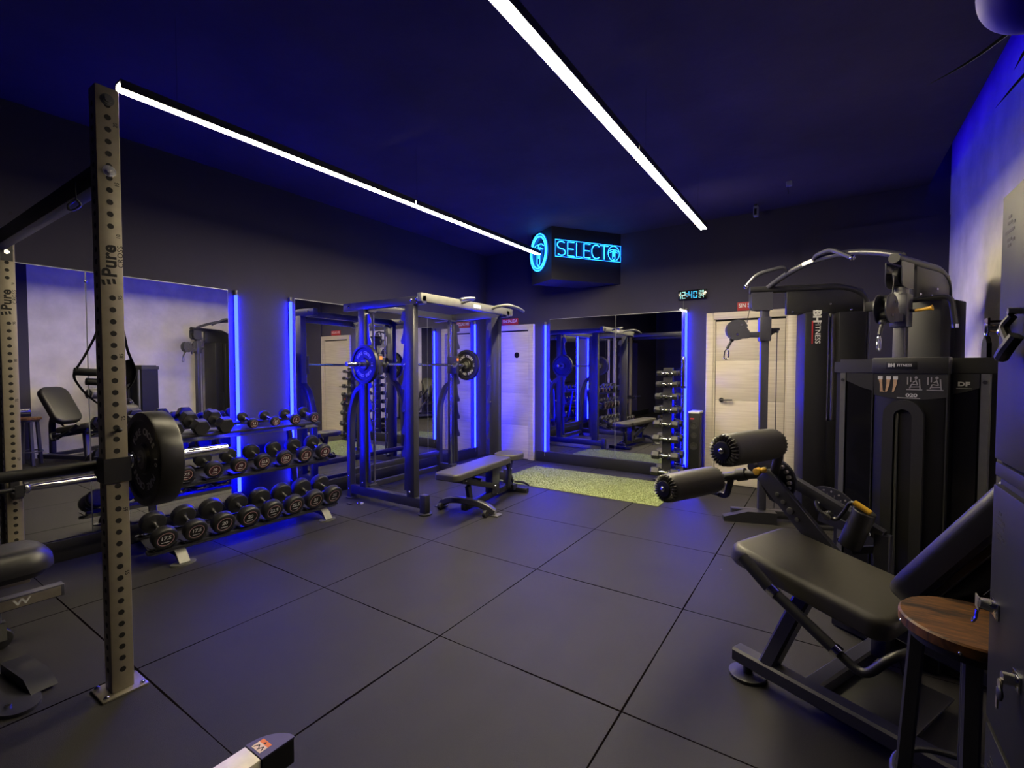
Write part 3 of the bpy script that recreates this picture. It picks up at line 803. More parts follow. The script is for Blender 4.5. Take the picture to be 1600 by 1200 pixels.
def head_lathe(mb, x0, x1, R, mtx):
    """round dumbbell head along local x"""
    L = abs(x1 - x0); sgn = 1 if x1 > x0 else -1
    prof = [(0, 0), (R - 0.0085, 0), (R - 0.0080, 0.0002), (R - 0.0025, 0.0025), (R - 0.0002, 0.0080), (R, 0.0085), (R, L - 0.0125), (R - 0.0003, L - 0.0120), (R - 0.0040, L - 0.0035), (R - 0.0120, L - 0.0002), (R - 0.0125, L), (R * 0.72, L), (R * 0.70, L - 0.004), (0, L - 0.004)]
    mx = mtx @ Matrix.Translation((x0, 0, 0)) @ Matrix.Rotation(sgn * PI / 2, 4, 'Y')
    mb.lathe(prof, mx, 32)
def round_dumbbell(R, w_, kg, colour):
    """local frame: front face at the origin looking along +x, axis along x"""
    t_ = thing('round_dumbbell', 'round black rubber dumbbell', 'dumbbell')
    I = Matrix()
    hl = 0.142
    mb = MB(); head_lathe(mb, -w_, 0.0, R, I); mb.build('front_head', 'rubber', t_, True)
    mb = MB(); head_lathe(mb, -w_ - hl, -2 * w_ - hl, R, I); mb.build('rear_head', 'rubber', t_, True)
    mb = MB(); mb.tube([(-w_ + 0.002 - (hl + 0.004) * k / 8, 0, 0) for k in range(9)], 0.0155, 14, 0, False, [1.15, 0.92, 0.95, 1.03, 1.07, 1.03, 0.95, 0.92, 1.15], (0, 1, 0)); mb.build('handle', 'chrome', t_, True)
    f = frame((-0.0035, 0, 0), (0, 1, 0), (0, 0, 1))
    mb = MB(); mb.lathe([(0, 0), (R * 0.62, 0), (R * 0.62, 0.001), (0, 0.001)], f, 32); mb.build('badge', 'label_red' if colour else 'black_print', t_, True)
    f = frame((-0.0023, 0, 0), (0, 1, 0), (0, 0, 1))
    mb = MB(); mb.lathe([(R * 0.60, 0), (R * 0.655, 0), (R * 0.655, 0.0012), (R * 0.60, 0.0012), (R * 0.60, 0)], f, 36); mb.build('badge_ring', 'ring_print', t_, True)
    mb = MB(); put_text(mb, kg, R * 0.52, f @ Matrix.Translation((0, R * 0.10, 0)), 0.0006, 0.0008, 0.95)
    mb.bx(-0.0030, -0.0015, -R * 0.30, R * 0.30, -R * 0.36, -R * 0.29); mb.build('number', 'white', t_, True)
    return t_
ORD = ['first', 'second', 'third', 'fourth', 'fifth', 'sixth', 'seventh', 'eighth']
def pos_on(tier, k, tilt_rz=0.0):
    fx_, fz, tl = TIERS[tier]
    return (fx_, Y0 + DY * k, fz), (0, math.radians(tl), 0)
def place(src, tier, k, label, group):
    src.location, src.rotation_euler = pos_on(tier, k)
    src['label'] = label; src['group'] = group
SPEC = [(0, [('17.5', 0.080, 0.066), ('20', 0.083, 0.069), ('22.5', 0.084, 0.072), ('25', 0.085, 0.075)]),
        (1, [('7.5', 0.060, 0.054), ('10', 0.064, 0.056), ('12.5', 0.067, 0.058), ('15', 0.070, 0.062)])]
TN = ['bottom', 'middle', 'top']
for tier, sizes in SPEC:
    for i, (kg, R, w_) in enumerate(sizes):
        a = round_dumbbell(R, w_, kg, tier == 1)
        place(a, tier, 2 * i, 'round black dumbbell marked %s, %s from the near end of the %s rack tier' % (kg, ORD[2 * i], TN[tier]), 'round dumbbells on the %s rack tier' % TN[tier])
        b = copy_tree(a)
        place(b, tier, 2 * i + 1, 'round black dumbbell marked %s, %s from the near end of the %s rack tier' % (kg, ORD[2 * i + 1], TN[tier]), 'round dumbbells on the %s rack tier' % TN[tier])
for i, (kg, R) in enumerate((('2.5', 0.045), ('5', 0.050))):
    a = round_dumbbell(R, 0.045, kg, True)
    for j in range(2):
        k = 4 + 2 * i + j
        b = a if j == 0 else copy_tree(a)
        place(b, 2, k, 'small round dumbbell marked %s, %s from the near end of the top rack tier' % (kg, ORD[k]), 'small round dumbbells on the top rack tier')
def hex_head(mb, x0, x1, R, mtx=None):
    a = [(R * math.cos(PI / 3 * k), R * math.sin(PI / 3 * k)) for k in range(6)]
    c = 0.12
    xs = [(x0, 1 - c), (x0 + (x1 - x0) * c, 1.0), (x1 - (x1 - x0) * c, 1.0), (x1, 1 - c)]
    rings = [[mb.bm.verts.new((mtx or Matrix()) @ Vector((x, p[0] * s, p[1] * s))) for p in a] for x, s in xs]
    for r0, r1 in zip(rings, rings[1:]):
        for j in range(6): mb.bm.faces.new((r0[j], r0[(j + 1) % 6], r1[(j + 1) % 6], r1[j]))
    mb.bm.faces.new(list(reversed(rings[0]))); mb.bm.faces.new(rings[-1])
def hex_dumbbell(R, w_, hl, axis='X'):
    """lies along local x with its centre at the origin"""
    t_ = thing('hex_dumbbell', 'black hex dumbbell', 'dumbbell')
    for s, nm in ((-1, 'hex_head'), (1, 'hex_head')):
        mb = MB(); hex_head(mb, s * hl / 2, s * (hl / 2 + w_), R); mb.build(nm, 'rubber', t_, True, True, 20)
    mb = MB(); mb.tube([(-hl / 2 - 0.003 + (hl + 0.006) * k / 12, 0, 0) for k in range(13)], 0.0165, 14, 0, False, [1.1, 0.9, 0.93, 1.0, 1.06, 1.0, 1.06, 1.0, 1.06, 1.0, 0.93, 0.9, 1.1], (0, 1, 0)); mb.build('handle', 'chrome', t_, True)
    return t_
hd = hex_dumbbell(0.066, 0.085, 0.125)
for k in range(4):
    b = hd if k == 0 else copy_tree(hd)
    fx_, fz, tl = TIERS[2]
    a = math.radians(tl); d = Vector((-math.cos(a), 0, math.sin(a))); u = Vector((math.sin(a), 0, math.cos(a)))
    c = Vector((fx_, Y0 + DY * k - 0.01 * k, fz)) + d * 0.145 + u * (0.066 * 0.866 - 0.0520 + 0.0012)
    b.location = c; b.rotation_euler = (0, a, 0)
    b['label'] = 'black hex dumbbell, %s from the near end of the top rack tier' % ORD[k]; b['group'] = 'hex dumbbells on the top rack tier'

# ------------------------------------------------------------------ smith machine
YN, YF = 3.325, 4.745
t = thing('smith_machine', 'anthracite smith machine with serrated hook plates and pull up grips', 'smith machine', (-3.8, (YN + YF) / 2, 0))
def serrated(mb, x, z0, z1, y, step, depth, sgn, w0=0.055):
    pts = [(0, z0), (0, z1)]
    z = z1
    while z - step > z0:
        pts.append((sgn * w0, z)); pts.append((sgn * (w0 + depth), z - step * 0.30)); pts.append((sgn * (w0 + depth * 0.8), z - step * 0.42)); pts.append((sgn * w0 * 0.75, z - step * 0.45))
        z -= step
    pts.append((sgn * w0, z0))
    mb.prism(pts, (x, y, 0), (1, 0, 0), (0, 0, 1), 0.008)
for y, s in ((YN, 1), (YF, -1)):
    MB().bx(-4.36, -3.255, y - 0.03, y + 0.03, 0.055, 0.150, 0.006).build('base_rail', 'smith_metal', t)
    MB().bx(-3.268, -3.190, y - 0.033, y + 0.033, 0.014, 0.190, 0.006).build('front_stub', 'smith_metal', t)
    MB().cyl((-3.228, y, 0), (-3.228, y, 0.014), 0.070, n=28, bev=0.003).build('foot_disc', 'grey_plastic', t)
    MB().cyl((-4.33, y, 0), (-4.33, y, 0.014), 0.060, n=28, bev=0.003).build('foot_disc', 'grey_plastic', t)
    MB().bx(-3.445, -3.335, y - 0.035, y + 0.035, 0.148, 2.035, 0.006).build('front_upright', 'smith_metal', t)
    MB().bx(-4.150, -4.050, y - 0.035, y + 0.035, 0.148, 2.035, 0.006).build('rear_upright', 'smith_metal', t)
    mb = MB(); serrated(mb, -3.445, 0.20, 1.98, y - 0.004, 0.225, 0.030, -1); mb.build('hook_plate', 'smith_metal', t)
    mb = MB(); serrated(mb, -4.050, 0.20, 1.98, y - 0.004, 0.225, 0.030, 1); mb.build('hook_plate', 'smith_metal', t)
    yr = y + s * 0.085
    MB().cyl((-4.050, yr, 0.16), (-4.050, yr, 2.03), 0.0125, n=14).build('guide_rod', 'chrome', t)
    for za, zb_ in ((0.14, 0.17), (2.01, 2.035)):
        mb = MB(); mb.bx(-4.075, -4.025, y, yr + s * 0.02, za, zb_); mb.build('rod_bracket', 'smith_metal', t)
    mb = MB(); mb.rtube([(-4.09, y, 1.235), (-4.22, y, 1.17), (-4.315, y, 0.95), (-4.330, y, 0.60), (-4.330, y, 0.014)], 0.06, 0.075, 0.14, (0, 1, 0)); mb.build('rear_leg', 'smith_metal', t)
    mb = MB(); mb.bx(-4.40, -3.215, y - 0.03, y + 0.03, 2.030, 2.112, 0.006); mb.build('top_rail', 'smith_metal', t)
    for x, z in ((-4.30, 2.075), (-3.36, 2.075), (-3.29, 2.085), (-3.28, 2.05), (-3.40, 0.20), (-4.10, 0.20), (-4.33, 0.24), (-4.33, 0.10), (-3.46, 1.0), (-3.46, 1.45)):
        MB().sphere((x, y - 0.036, z), 0.012, (1, 0.6, 1), 12).build('bolt', 'chrome', t)
mb = MB(); mb.bx(-3.275, -3.215, YN - 0.045, YF + 0.10, 2.050, 2.135, 0.008); mb.build('front_crossbar', 'grey_metal', t)
MB().bx(-4.135, -4.075, YN + 0.03, YF - 0.03, 2.035, 2.105, 0.005).build('rear_crossbar', 'smith_metal', t)
for z in (0.285, 0.085):
    MB().bx(-4.360, -4.305, YN + 0.03, YF - 0.03, z - 0.03, z + 0.03, 0.005).build('floor_crossbar', 'smith_metal', t)
for y, sy in ((3.88, -1), (4.42, 1)):
    mb = MB(); mb.tube([(-3.215, y, 2.10), (-3.16, y, 2.115), (-3.02, y + sy * 0.02, 2.13), (-2.98, y + sy * 0.20, 2.105), (-2.98, y + sy * 0.30, 2.08)], 0.0165, 12, 0.06); mb.build('pull_up_grip', 'grey_metal', t)
MB().bx(-3.214, -3.2125, 4.08, 4.20, 2.075, 2.110).build('sticker', 'white', t)
ZB = 1.457; XB = -3.965
MB().cyl((XB, 3.00, ZB), (XB, 3.40, ZB), 0.024, n=22, bev=0.003).build('bar_sleeve', 'chrome', t)
MB().cyl((XB, 4.68, ZB), (XB, 5.06, ZB), 0.024, n=22, bev=0.003).build('bar_sleeve', 'chrome', t)
MB().cyl((XB, 3.38, ZB), (XB, 4.70, ZB), 0.015, n=18).build('bar', 'chrome', t)
for y, s in ((YN + 0.085, 1), (YF - 0.085, -1)):
    mb = MB(); mb.bx(-4.085, -3.935, y - 0.028, y + 0.028, ZB - 0.11, ZB + 0.11, 0.006); mb.cyl((XB, y + s * 0.03, ZB), (XB, y + s * 0.055, ZB), 0.034, n=20); c_ = mb.build('carriage', 'black_metal', t)
    mb = MB(); mb.bx(-3.9345, -3.9335, y - 0.018, y + 0.018, ZB + 0.05, ZB + 0.085); mb.build('warning_label', 'orange', c_)
    mb = MB(); mb.prism([(0, 0.02), (0.05, 0.02), (0.085, 0.06), (0.07, 0.075), (0.045, 0.045), (0, 0.045)], (XB, y + s * 0.055, ZB - 0.05), (1, 0, 0), (0, 0, 1), 0.01); mb.build('latch_hook', 'grey_metal', c_)
bumper_plate('bumper_plate', 'blue lit bumper plate on the near end of the smith machine bar', XB, 3.225, ZB, 0.202, 0.045, 'bumper plates', -1)
bumper_plate('bumper_plate', 'black bumper plate on the far end of the smith machine bar', XB, 4.885, ZB, 0.202, 0.055, 'bumper plates', -1)

# ------------------------------------------------------------------ adjustable bench in front of the smith machine
bd = Vector((-0.095, 0.9955, 0)); bd.normalize()
rz = math.atan2(-bd.x, bd.y)
t = thing('adjustable_bench', 'flat adjustable bench with grey vinyl pads beside the smith machine', 'bench', (-2.890, 3.235, 0), rz)
# local: y runs from the head end to the seat end
mb = MB(); mb.grid_pad(-0.138, 0.138, 0.0, 1.045, 0.385, 0.452, 0.022, 0.055); mb.build('back_pad', 'vinyl', t, True)
mb = MB(); mb.grid_pad(-0.150, 0.150, 1.060, 1.395, 0.392, 0.458, 0.022, 0.12); mb.build('seat_pad', 'vinyl', t, True)
MB().bx(-0.09, 0.09, 0.10, 1.02, 0.362, 0.386, 0.003).build('pad_board', 'black_metal', t, True)
mb = MB(); mb.bar((0.0, 0.30, 0.065), (0.0, 1.27, 0.085), 0.062, 0.062, 0.006); mb.build('spine', 'black_metal', t, True)
mb = MB(); mb.rtube([(-0.335, 0.40, 0.035), (-0.22, 0.36, 0.100), (-0.10, 0.335, 0.125), (0.10, 0.335, 0.125), (0.20, 0.36, 0.100), (0.285, 0.40, 0.035)], 0.062, 0.062, 0.08); mb.build('front_foot', 'smith_metal', t, True)
for sx, x in ((-1, -0.345), (1, 0.295)):
    mb = MB(); mb.rtube([(x - sx * 0.07, 0.385, 0.100), (x - sx * 0.03, 0.40, 0.075), (x, 0.41, 0.016)], 0.075, 0.014, 0.02); mb.bx(x - 0.05, x + 0.05, 0.36, 0.455, 0.0, 0.014, 0.003); mb.build('foot_cap', 'grey_metal', t, True)
    mb = MB(); mb.cyl((x - sx * 0.04, 0.315, 0.034), (x - sx * 0.075, 0.315, 0.034), 0.034, n=20, bev=0.005); mb.build('wheel', 'rubber', t, True)
mb = MB(); mb.rtube([(-0.20, 1.30, 0.028), (0.20, 1.30, 0.028)], 0.055, 0.05); mb.bx(-0.06, 0.06, 1.22, 1.31, 0.03, 0.09); mb.build('rear_foot', 'black_metal', t, True)
mb = MB(); mb.tube([(0.02, 1.31, 0.11), (0.12, 1.36, 0.10), (0.16, 1.41, 0.06)], 0.012, 8, 0.03); mb.build('carry_handle', 'black_metal', t, True)
mb = MB(); mb.bx(-0.045, 0.045, 0.78, 0.93, 0.08, 0.365, 0.005); mb.build('pivot_column', 'smith_metal', t, True)
mb = MB(); mb.bar((0.05, 0.20, 0.355), (0.05, 0.83, 0.165), 0.03, 0.055, 0.004); mb.bar((-0.05, 0.20, 0.355), (-0.05, 0.83, 0.165), 0.03, 0.055, 0.004); mb.build('ladder_arm', 'black_metal', t, True)
mb = MB(); mb.tube([(0.085, 0.50, 0.30), (-0.12, 0.50, 0.31)], 0.016, 12); mb.build('adjust_bar', 'chrome', t, True)
mb = MB(); mb.bar((0.0, 0.42, 0.10), (0.0, 0.38, 0.26), 0.04, 0.05); mb.build('ladder_strut', 'black_metal', t, True)
mb = MB(); mb.bar((0.03, 1.20, 0.39), (0.03, 1.14, 0.08), 0.035, 0.07, 0.004); mb.bar((0.03, 1.10, 0.38), (0.03, 1.26, 0.12), 0.02, 0.03, 0.003); mb.build('seat_bracket', 'black_metal', t, True)
for x, y, z in ((0.068, 0.25, 0.345), (0.068, 0.80, 0.175), (0.034, 0.90, 0.065), (0.05, 1.16, 0.36), (0.048, 1.20, 0.28), (0.033, 1.24, 0.085)):
    MB().sphere((x, y, z), 0.012, (0.6, 1, 1), 12).build('bolt', 'chrome', t, True)

# ------------------------------------------------------------------ green turf strip
t = thing('turf_mat', 'green artificial turf strip on the floor before the back mirror', 'mat', (-2.45, 5.33, 0))
MB().bx(-3.48, -1.42, 4.83, 5.85, 0.0, 0.008, 0.002).build('mat_base', 'turf', t)
rnd = random.Random(3)
verts, faces = [], []
for i in range(15000):
    x, y = rnd.uniform(-3.475, -1.425), rnd.uniform(4.835, 5.845)
    a = rnd.uniform(0, 2 * PI); h_ = rnd.uniform(0.008, 0.017); wv = 0.0035
    lx_, ly_ = rnd.uniform(-0.008, 0.008), rnd.uniform(-0.008, 0.008)
    n0 = len(verts)
    verts += [(x - wv * math.cos(a), y - wv * math.sin(a), 0.007), (x + wv * math.cos(a), y + wv * math.sin(a), 0.007), (x + lx_, y + ly_, 0.007 + h_)]
    faces.append((n0, n0 + 1, n0 + 2))
mi = world_of(t).inverted()
me = bpy.data.meshes.new('turf_pile'); me.from_pydata([mi @ Vector(v) for v in verts], [], faces); me.materials.append(M['turf'])
o = bpy.data.objects.new('turf_pile', me); COL.objects.link(o); o.parent = t; o['kind'] = 'stuff'

# ------------------------------------------------------------------ vertical hex dumbbell tower, speaker, upright bar
TX, TY = -1.632, 5.930
t = thing('dumbbell_tower', 'narrow black vertical tower holding hex dumbbells before the back mirror', 'rack', (TX, TY, 0))
LEV = [0.151, 0.352, 0.557, 0.737, 0.910, 1.074, 1.222, 1.357]
def tdep(z): return 0.030 + 0.050 * (1.42 - z) / 1.42            # half depth of the column
mb = MB()
pr = [(-tdep(0.04), 0.04), (-tdep(1.42), 1.42), (tdep(1.42), 1.42), (tdep(0.04), 0.04)]
mb.prism(pr, (TX - 0.055, TY, 0), (0, 1, 0), (0, 0, 1), 0.11)
mb.build('column', 'black_metal', t)
for z in LEV:
    for s in (-1, 1):
        y = TY + s * tdep(z)
        mb = MB()
        for x in (TX - 0.045, TX + 0.025):
            mb.prism([(0, 0), (s * 0.076, 0.010), (s * 0.084, 0.036), (s * 0.074, 0.036), (s * 0.064, 0.017), (s * 0.017, 0.017), (s * 0.010, 0.05), (0, 0.06)], (x, y, z - 0.040), (0, 1, 0), (0, 0, 1), 0.02)
        mb.build('cradle', 'black_metal', t)
mb = MB(); mb.bx(TX - 0.16, TX + 0.10, TY - 0.074, TY + 0.12, 0, 0.042, 0.004); mb.build('base', 'black_metal', t)
LN = ['lowest', 'second lowest', 'third lowest', 'fourth lowest', 'fourth highest', 'third highest', 'second highest', 'highest']
for i, z in enumerate(LEV):
    k = 1 - i / 7.0
    R, w_, hl = 0.034 + 0.024 * k, 0.052 + 0.050 * k, 0.135
    a = hex_dumbbell(R, w_, hl)
    for s in (-1, 1):
        b = a if s == -1 else copy_tree(a)
        b.location = (TX, TY + s * (tdep(z) + 0.0405), z - 0.002)
        b['label'] = ('hex dumbbell on the %s level of the tower, on its room side' if s == -1 else 'hex dumbbell on the %s level of the tower, on its mirror side') % LN[i]
        b['group'] = 'hex dumbbells on the vertical tower'
t = thing('bar_stand', 'small black floor socket holding an upright bar beside the hex tower', 'stand', (-1.512, 6.155, 0))
mb = MB(); mb.cyl((-1.512, 6.155, 0), (-1.512, 6.155, 0.02), 0.045, n=24).cyl((-1.512, 6.155, 0.02), (-1.512, 6.155, 0.20), 0.034, n=20); mb.build('socket', 'black_metal', t)
t = thing('upright_bar', 'chrome weight bar standing upright beside the hex tower', 'barbell', (-1.512, 6.155, 0.205))
MB().cyl((-1.512, 6.155, 0.205), (-1.512, 6.155, 1.19), 0.014, n=14).build('shaft', 'chrome', t)
MB().cyl((-1.512, 6.155, 1.19), (-1.512, 6.155, 1.56), 0.025, n=18, bev=0.003).build('sleeve', 'chrome', t)
MB().cyl((-1.512, 6.155, 1.165), (-1.512, 6.155, 1.19), 0.034, n=18).build('collar', 'black_metal', t)

t = thing('tower_speaker', 'slim black floor speaker with round drivers beside the door frame', 'speaker', (-1.342, 6.09, 0))
MB().bx(-1.408, -1.278, 5.99, 6.20, 0.02, 0.868, 0.008).build('cabinet', 'shroud', t)
MB().bx(-1.408, -1.278, 5.985, 6.20, 0.868, 0.892, 0.004).build('top_cap', 'white', t)
MB().bx(-1.425, -1.262, 5.97, 6.215, 0.0, 0.02, 0.003).build('plinth', 'black_metal', t)
for z, r in ((0.72, 0.044), (0.60, 0.034), (0.47, 0.046)):
    mb = MB(); mb.lathe([(r, 0), (r, 0.006), (r * 0.82, 0.006), (r * 0.3, 0.001), (r * 0.28, 0.006), (0, 0.009)], frame((-1.343, 5.990, z), (1, 0, 0), (0, 0, 1)), 24); mb.build('driver', 'grey_plastic', t)
MB().bx(-1.385, -1.340, 5.987, 5.991, 0.795, 0.812).build('display', 'red', t)

t = thing('bar_clip', 'small chrome bar clip lying on the floor by the near smith machine foot', 'clip', (-4.07, 3.19, 0))
mb = MB(); mb.tube(arc(0, 0, 0.028, 0.028, 0, 360, 20)[:-1] and [(-4.06 + 0.028 * math.cos(a * PI / 10), 3.215 + 0.028 * math.sin(a * PI / 10), 0.006) for a in range(20)], 0.006, 8, 0, True); mb.build('spring', 'chrome', t)
mb = MB(); mb.bx(-4.035, -4.012, 3.20, 3.23, 0, 0.016, 0.003); mb.build('lever', 'white', t)
tag(MB().bx(-4.15, -4.09, 3.125, 3.150, 0, 0.012, 0.003).build('grip_pad', 'rubber', None), 'short black rubber pad lying on the floor beside the chrome bar clip', 'pad')

# ------------------------------------------------------------------ dual cable machine in the back right corner
G1, D1 = Vector((-0.495, 4.945, 0)), Vector((0.950, 0.312, 0)).normalized()
G2, D2 = Vector((0.400, 4.100, 0)), Vector((0.420, 0.9075, 0)).normalized()
cm = thing('cable_machine', 'black dual pulley cable machine with arched pull up bar in the back corner', 'cable machine', (0.0, 4.8, 0))
UPZ = Vector((0, 0, 1))
def cable_unit(G, D, side, head_z, letter):
    N = Vector((-D.y, D.x, 0)) * side                      # side of the unit turned to the viewer is -N
    R = Matrix((D, Vector((-D.y, D.x, 0)), UPZ)).transposed()
    P = lambda a, z, n=0.0: G + D * a + Vector((-D.y, D.x, 0)) * n + UPZ * z
    def bxl(mb, a0, a1, n0, n1, z0, z1, bev=0.004):
        return mb.box(P((a0 + a1) / 2, (z0 + z1) / 2, (n0 + n1) / 2), (a1 - a0, n1 - n0, z1 - z0), R, bev)
    mb = MB(); bxl(mb, -0.26, 0.80, -0.035, 0.035, 0.03, 0.10); mb.build('base_beam', 'black_metal', cm)
    mb = MB(); mb.prism([(-0.34, 0.0), (-0.345, 0.045), (-0.335, 0.045), (-0.14, 0.105), (0.10, 0.105), (0.10, 0.0)], P(0, 0, -0.045), D, UPZ, -0.09 if False else 0.09)
    mb.build('front_foot', 'black_metal', cm)
    mb = MB(); bxl(mb, 0.26, 0.82, -0.17, 0.17, 0.0, 0.03); mb.build('base_plate', 'black_metal', cm)
    mb = MB(); bxl(mb, -0.033, 0.033, -0.033, 0.033, 0.10, 2.06, 0.006); mb.build('guide_column', 'smith_metal', cm)
    mb = MB(); mb.tube([P(-0.13, 2.135), P(0.62, 2.135), P(0.795, 2.06), P(0.80, 1.80), P(0.80, 0.03)], 0.033, 14, 0.14); mb.build('frame_tube', 'black_metal', cm)
    mb = MB(); bxl(mb, 0.17, 0.775, -0.025, 0.025, 1.900, 2.115, 0.01); mb.build('side_plate', 'black_metal', cm)
    mb = MB(); mb.prism([(-0.125, 1.985), (-0.125, 2.11), (0.055, 2.11), (0.055, 1.945), (-0.06, 1.945), (-0.11, 1.955)], P(0, 0, -0.045), D, UPZ, -0.006)
    mb.prism([(-0.125, 1.985), (-0.125, 2.11), (0.055, 2.11), (0.055, 1.945), (-0.06, 1.945), (-0.11, 1.955)], P(0, 0, 0.045), D, UPZ, -0.006); mb.build('head_plate', 'smith_metal', cm)
    mb = MB(); mb.cyl(P(-0.055, 2.025, -0.016), P(-0.055, 2.025, 0.016), 0.058, n=28, bev=0.004); mb.build('head_pulley', 'shroud', cm)
    mb = MB(); bxl(mb, 0.295, 0.475, -0.125, 0.125, 0.03, 1.905, 0.012); mb.build('front_shroud', 'shroud', cm)
    mb = MB(); bxl(mb, 0.555, 0.765, -0.125, 0.125, 0.03, 1.905, 0.012); mb.build('rear_shroud', 'shroud', cm)
    mb = MB(); bxl(mb, 0.47, 0.56, -0.075, 0.075, 0.12, 0.95, 0.002)
    mb.build('weight_stack', 'black_metal', cm)
    for n in (-0.05, 0.05):
        mb = MB(); mb.cyl(P(0.515, 0.95, n), P(0.515, 1.90, n), 0.010, n=10); mb.build('stack_rod', 'grey_metal', cm)
    for a, z in ((0.22, 1.925), (0.42, 1.93), (0.52, 1.985), (0.68, 1.93)):
        mb = MB(); mb.sphere(P(a, z, -0.026 * side), 0.011); mb.build('bolt', 'chrome', cm)
    # sliding pulley carriage
    zc = head_z
    mb = MB(); bxl(mb, -0.048, 0.048, -0.048, 0.048, zc - 0.11, zc + 0.11, 0.008); cr = mb.build('carriage', 'smith_metal', cm)
    mb = MB(); bxl(mb, -0.15, -0.045, -0.030, 0.030, zc - 0.075, zc - 0.025); mb.build('carriage_arm', 'smith_metal', cr)
    outline = arc(-0.235, zc - 0.002, 0.095, 0.095, 20, 300, 24) + [(-0.13, zc - 0.080), (-0.13, zc - 0.02), (-0.155, zc + 0.02)]
    mb = MB()
    for n in (-0.036, 0.030): mb.prism(outline, P(0, 0, n), D, UPZ, -0.006)
    mb.build('swivel_plate', 'smith_metal', cr)
    for z, a in ((zc + 0.045, -0.20), (zc - 0.045, -0.235)):
        mb = MB(); mb.cyl(P(a, z, -0.018), P(a, z, 0.018), 0.046, n=24, bev=0.004); mb.build('pulley_wheel', 'shroud', cr)
        mb = MB(); mb.cyl(P(a, z, -0.040), P(a, z, 0.040), 0.011, n=12); mb.build('axle_bolt', 'chrome', cr)
    mb = MB(); mb.tube([P(-0.275, zc - 0.095), P(-0.305, zc - 0.150), P(-0.315, zc - 0.175)], 0.012, 10); mb.sphere(P(-0.275, zc - 0.09), 0.022); mb.build('cable_stop', 'rubber', cr)
    mb = MB(); mb.tube([P(-0.315, zc - 0.175), P(-0.300, zc - 0.205), P(-0.305, zc - 0.265), P(-0.325, zc - 0.275), P(-0.342, zc - 0.262), P(-0.335, zc - 0.200)], 0.006, 8, 0.01, True); mb.build('snap_hook', 'chrome', cr)
    mb = MB(); mb.tube([P(-0.118, 2.02), P(-0.150, zc + 0.06)], 0.0035, 6); mb.tube([P(0.105, zc - 0.03), P(0.105, 0.12)], 0.0035, 6); mb.build('cable', 'black_metal', cm)
    mb = MB(); mb.prism([(0.045, zc + 0.01), (0.13, zc + 0.01), (0.13, zc - 0.01), (0.075, zc - 0.045), (0.045, zc - 0.07)], P(0, 0, 0.01), D, UPZ, -0.02); mb.build('cable_anchor', 'black_metal', cr)
    mb = MB(); mb.cyl(P(0.105, zc - 0.012), P(0.105, zc - 0.035), 0.012, n=12); mb.build('anchor_pin', 'chrome', cr)
    s2 = Vector((-D.y, D.x, 0)) * (-side)
    if not letter:
        mb = MB(); mb.cyl(P(0, zc - 0.005) + s2 * 0.045, P(0, zc - 0.005) + s2 * 0.075, 0.010, n=12); mb.build('pin_stem', 'black_metal', cr)
        mb = MB(); mb.tube([P(0, zc - 0.005) + s2 * 0.075, P(0, zc + 0.002) + s2 * 0.15, P(0, zc + 0.004) + s2 * 0.165], 0.012, 12, 0, False, [0.8, 1.0, 1.6]); mb.build('pull_pin', 'yellow', cr)
        mb = MB(); mb.tube([P(0.10, zc + 0.075) + s2 * 0.03, P(0.12, zc + 0.08) + s2 * 0.22, P(0.13, zc - 0.10) + s2 * 0.24], 0.017, 12, 0.05); mb.build('hook_rail', 'black_metal', cm)
        mb = MB(); mb.cyl(P(0.13, zc - 0.10) + s2 * 0.24, P(0.13, zc - 0.125) + s2 * 0.24, 0.019, n=14); mb.build('end_cap', 'chrome', cm)
    if letter:
        f = frame(P(0.385, 1.775) + s2 * 0.1255, (0, 0, -1), D)
        mb = MB(); put_text(mb, 'BH', 0.085, f @ Matrix.Translation((-0.095, 0, 0)), 0.0006, 0.004); put_text(mb, 'FITNESS', 0.056, f @ Matrix.Translation((0.045, 0.008, 0)), 0.0006, 0.0006); mb.build('lettering', 'white', cm)
        mb = MB(); f2 = f @ Matrix.Translation((0.045, -0.032, 0)); mb.prism([(-0.10, -0.006), (0.10, -0.006), (0.10, 0.004), (-0.10, 0.004)], f2.translation, (0, 0, -1), D, 0.0008); mb.build('red_stripe', 'red', cm)
cable_unit(G1, D1, 1, 1.775, True)
cable_unit(G2, D2, 1, 1.800, False)
def arch(s, lift=0.135):
    a, b = G1 + UPZ * 2.150 + D1 * 0.02, G2 + UPZ * 2.165 + D2 * 0.0
    return a * (1 - s) + b * s + UPZ * lift * 4 * s * (1 - s)
mb = MB(); mb.tube([arch(k / 16) for k in range(17)], 0.024, 12); mb.build('pull_up_bar', 'smith_metal', cm)
FV = Vector((-0.69, -0.72, 0))
mb = MB(); mb.tube([arch(0.20), (-0.335, 4.745, 2.293), (-0.540, 4.740, 2.252), (-0.623, 4.720, 2.149)], 0.017, 10, 0.06); mb.build('pull_up_grip', 'smith_metal', cm)
mb = MB(); mb.tube([arch(0.41), (-0.100, 4.520, 2.315), (0.0, 4.400, 2.326), (0.129, 4.250, 2.218)], 0.017, 10, 0.05); mb.build('pull_up_grip', 'smith_metal', cm)
for q in ((0.131, 4.247, 2.216), (-0.624, 4.719, 2.147)):
    mb = MB(); mb.sphere(q, 0.020); mb.build('grip_end', 'chrome', cm)
mb = MB(); mb.bar(arch(0.34) - UPZ * 0.0 + FV * 0.025, arch(0.43) + FV * 0.025, 0.006, 0.03); mb.build('bar_sticker', 'white', cm)
mb = MB(); a, b = G1 + D1 * 0.80, G2 + D2 * 0.80
for z in (0.06, 1.95): mb.bar(a + UPZ * z, b + UPZ * z, 0.06, 0.08, 0.004)
mb.build('rear_brace', 'black_metal', cm)

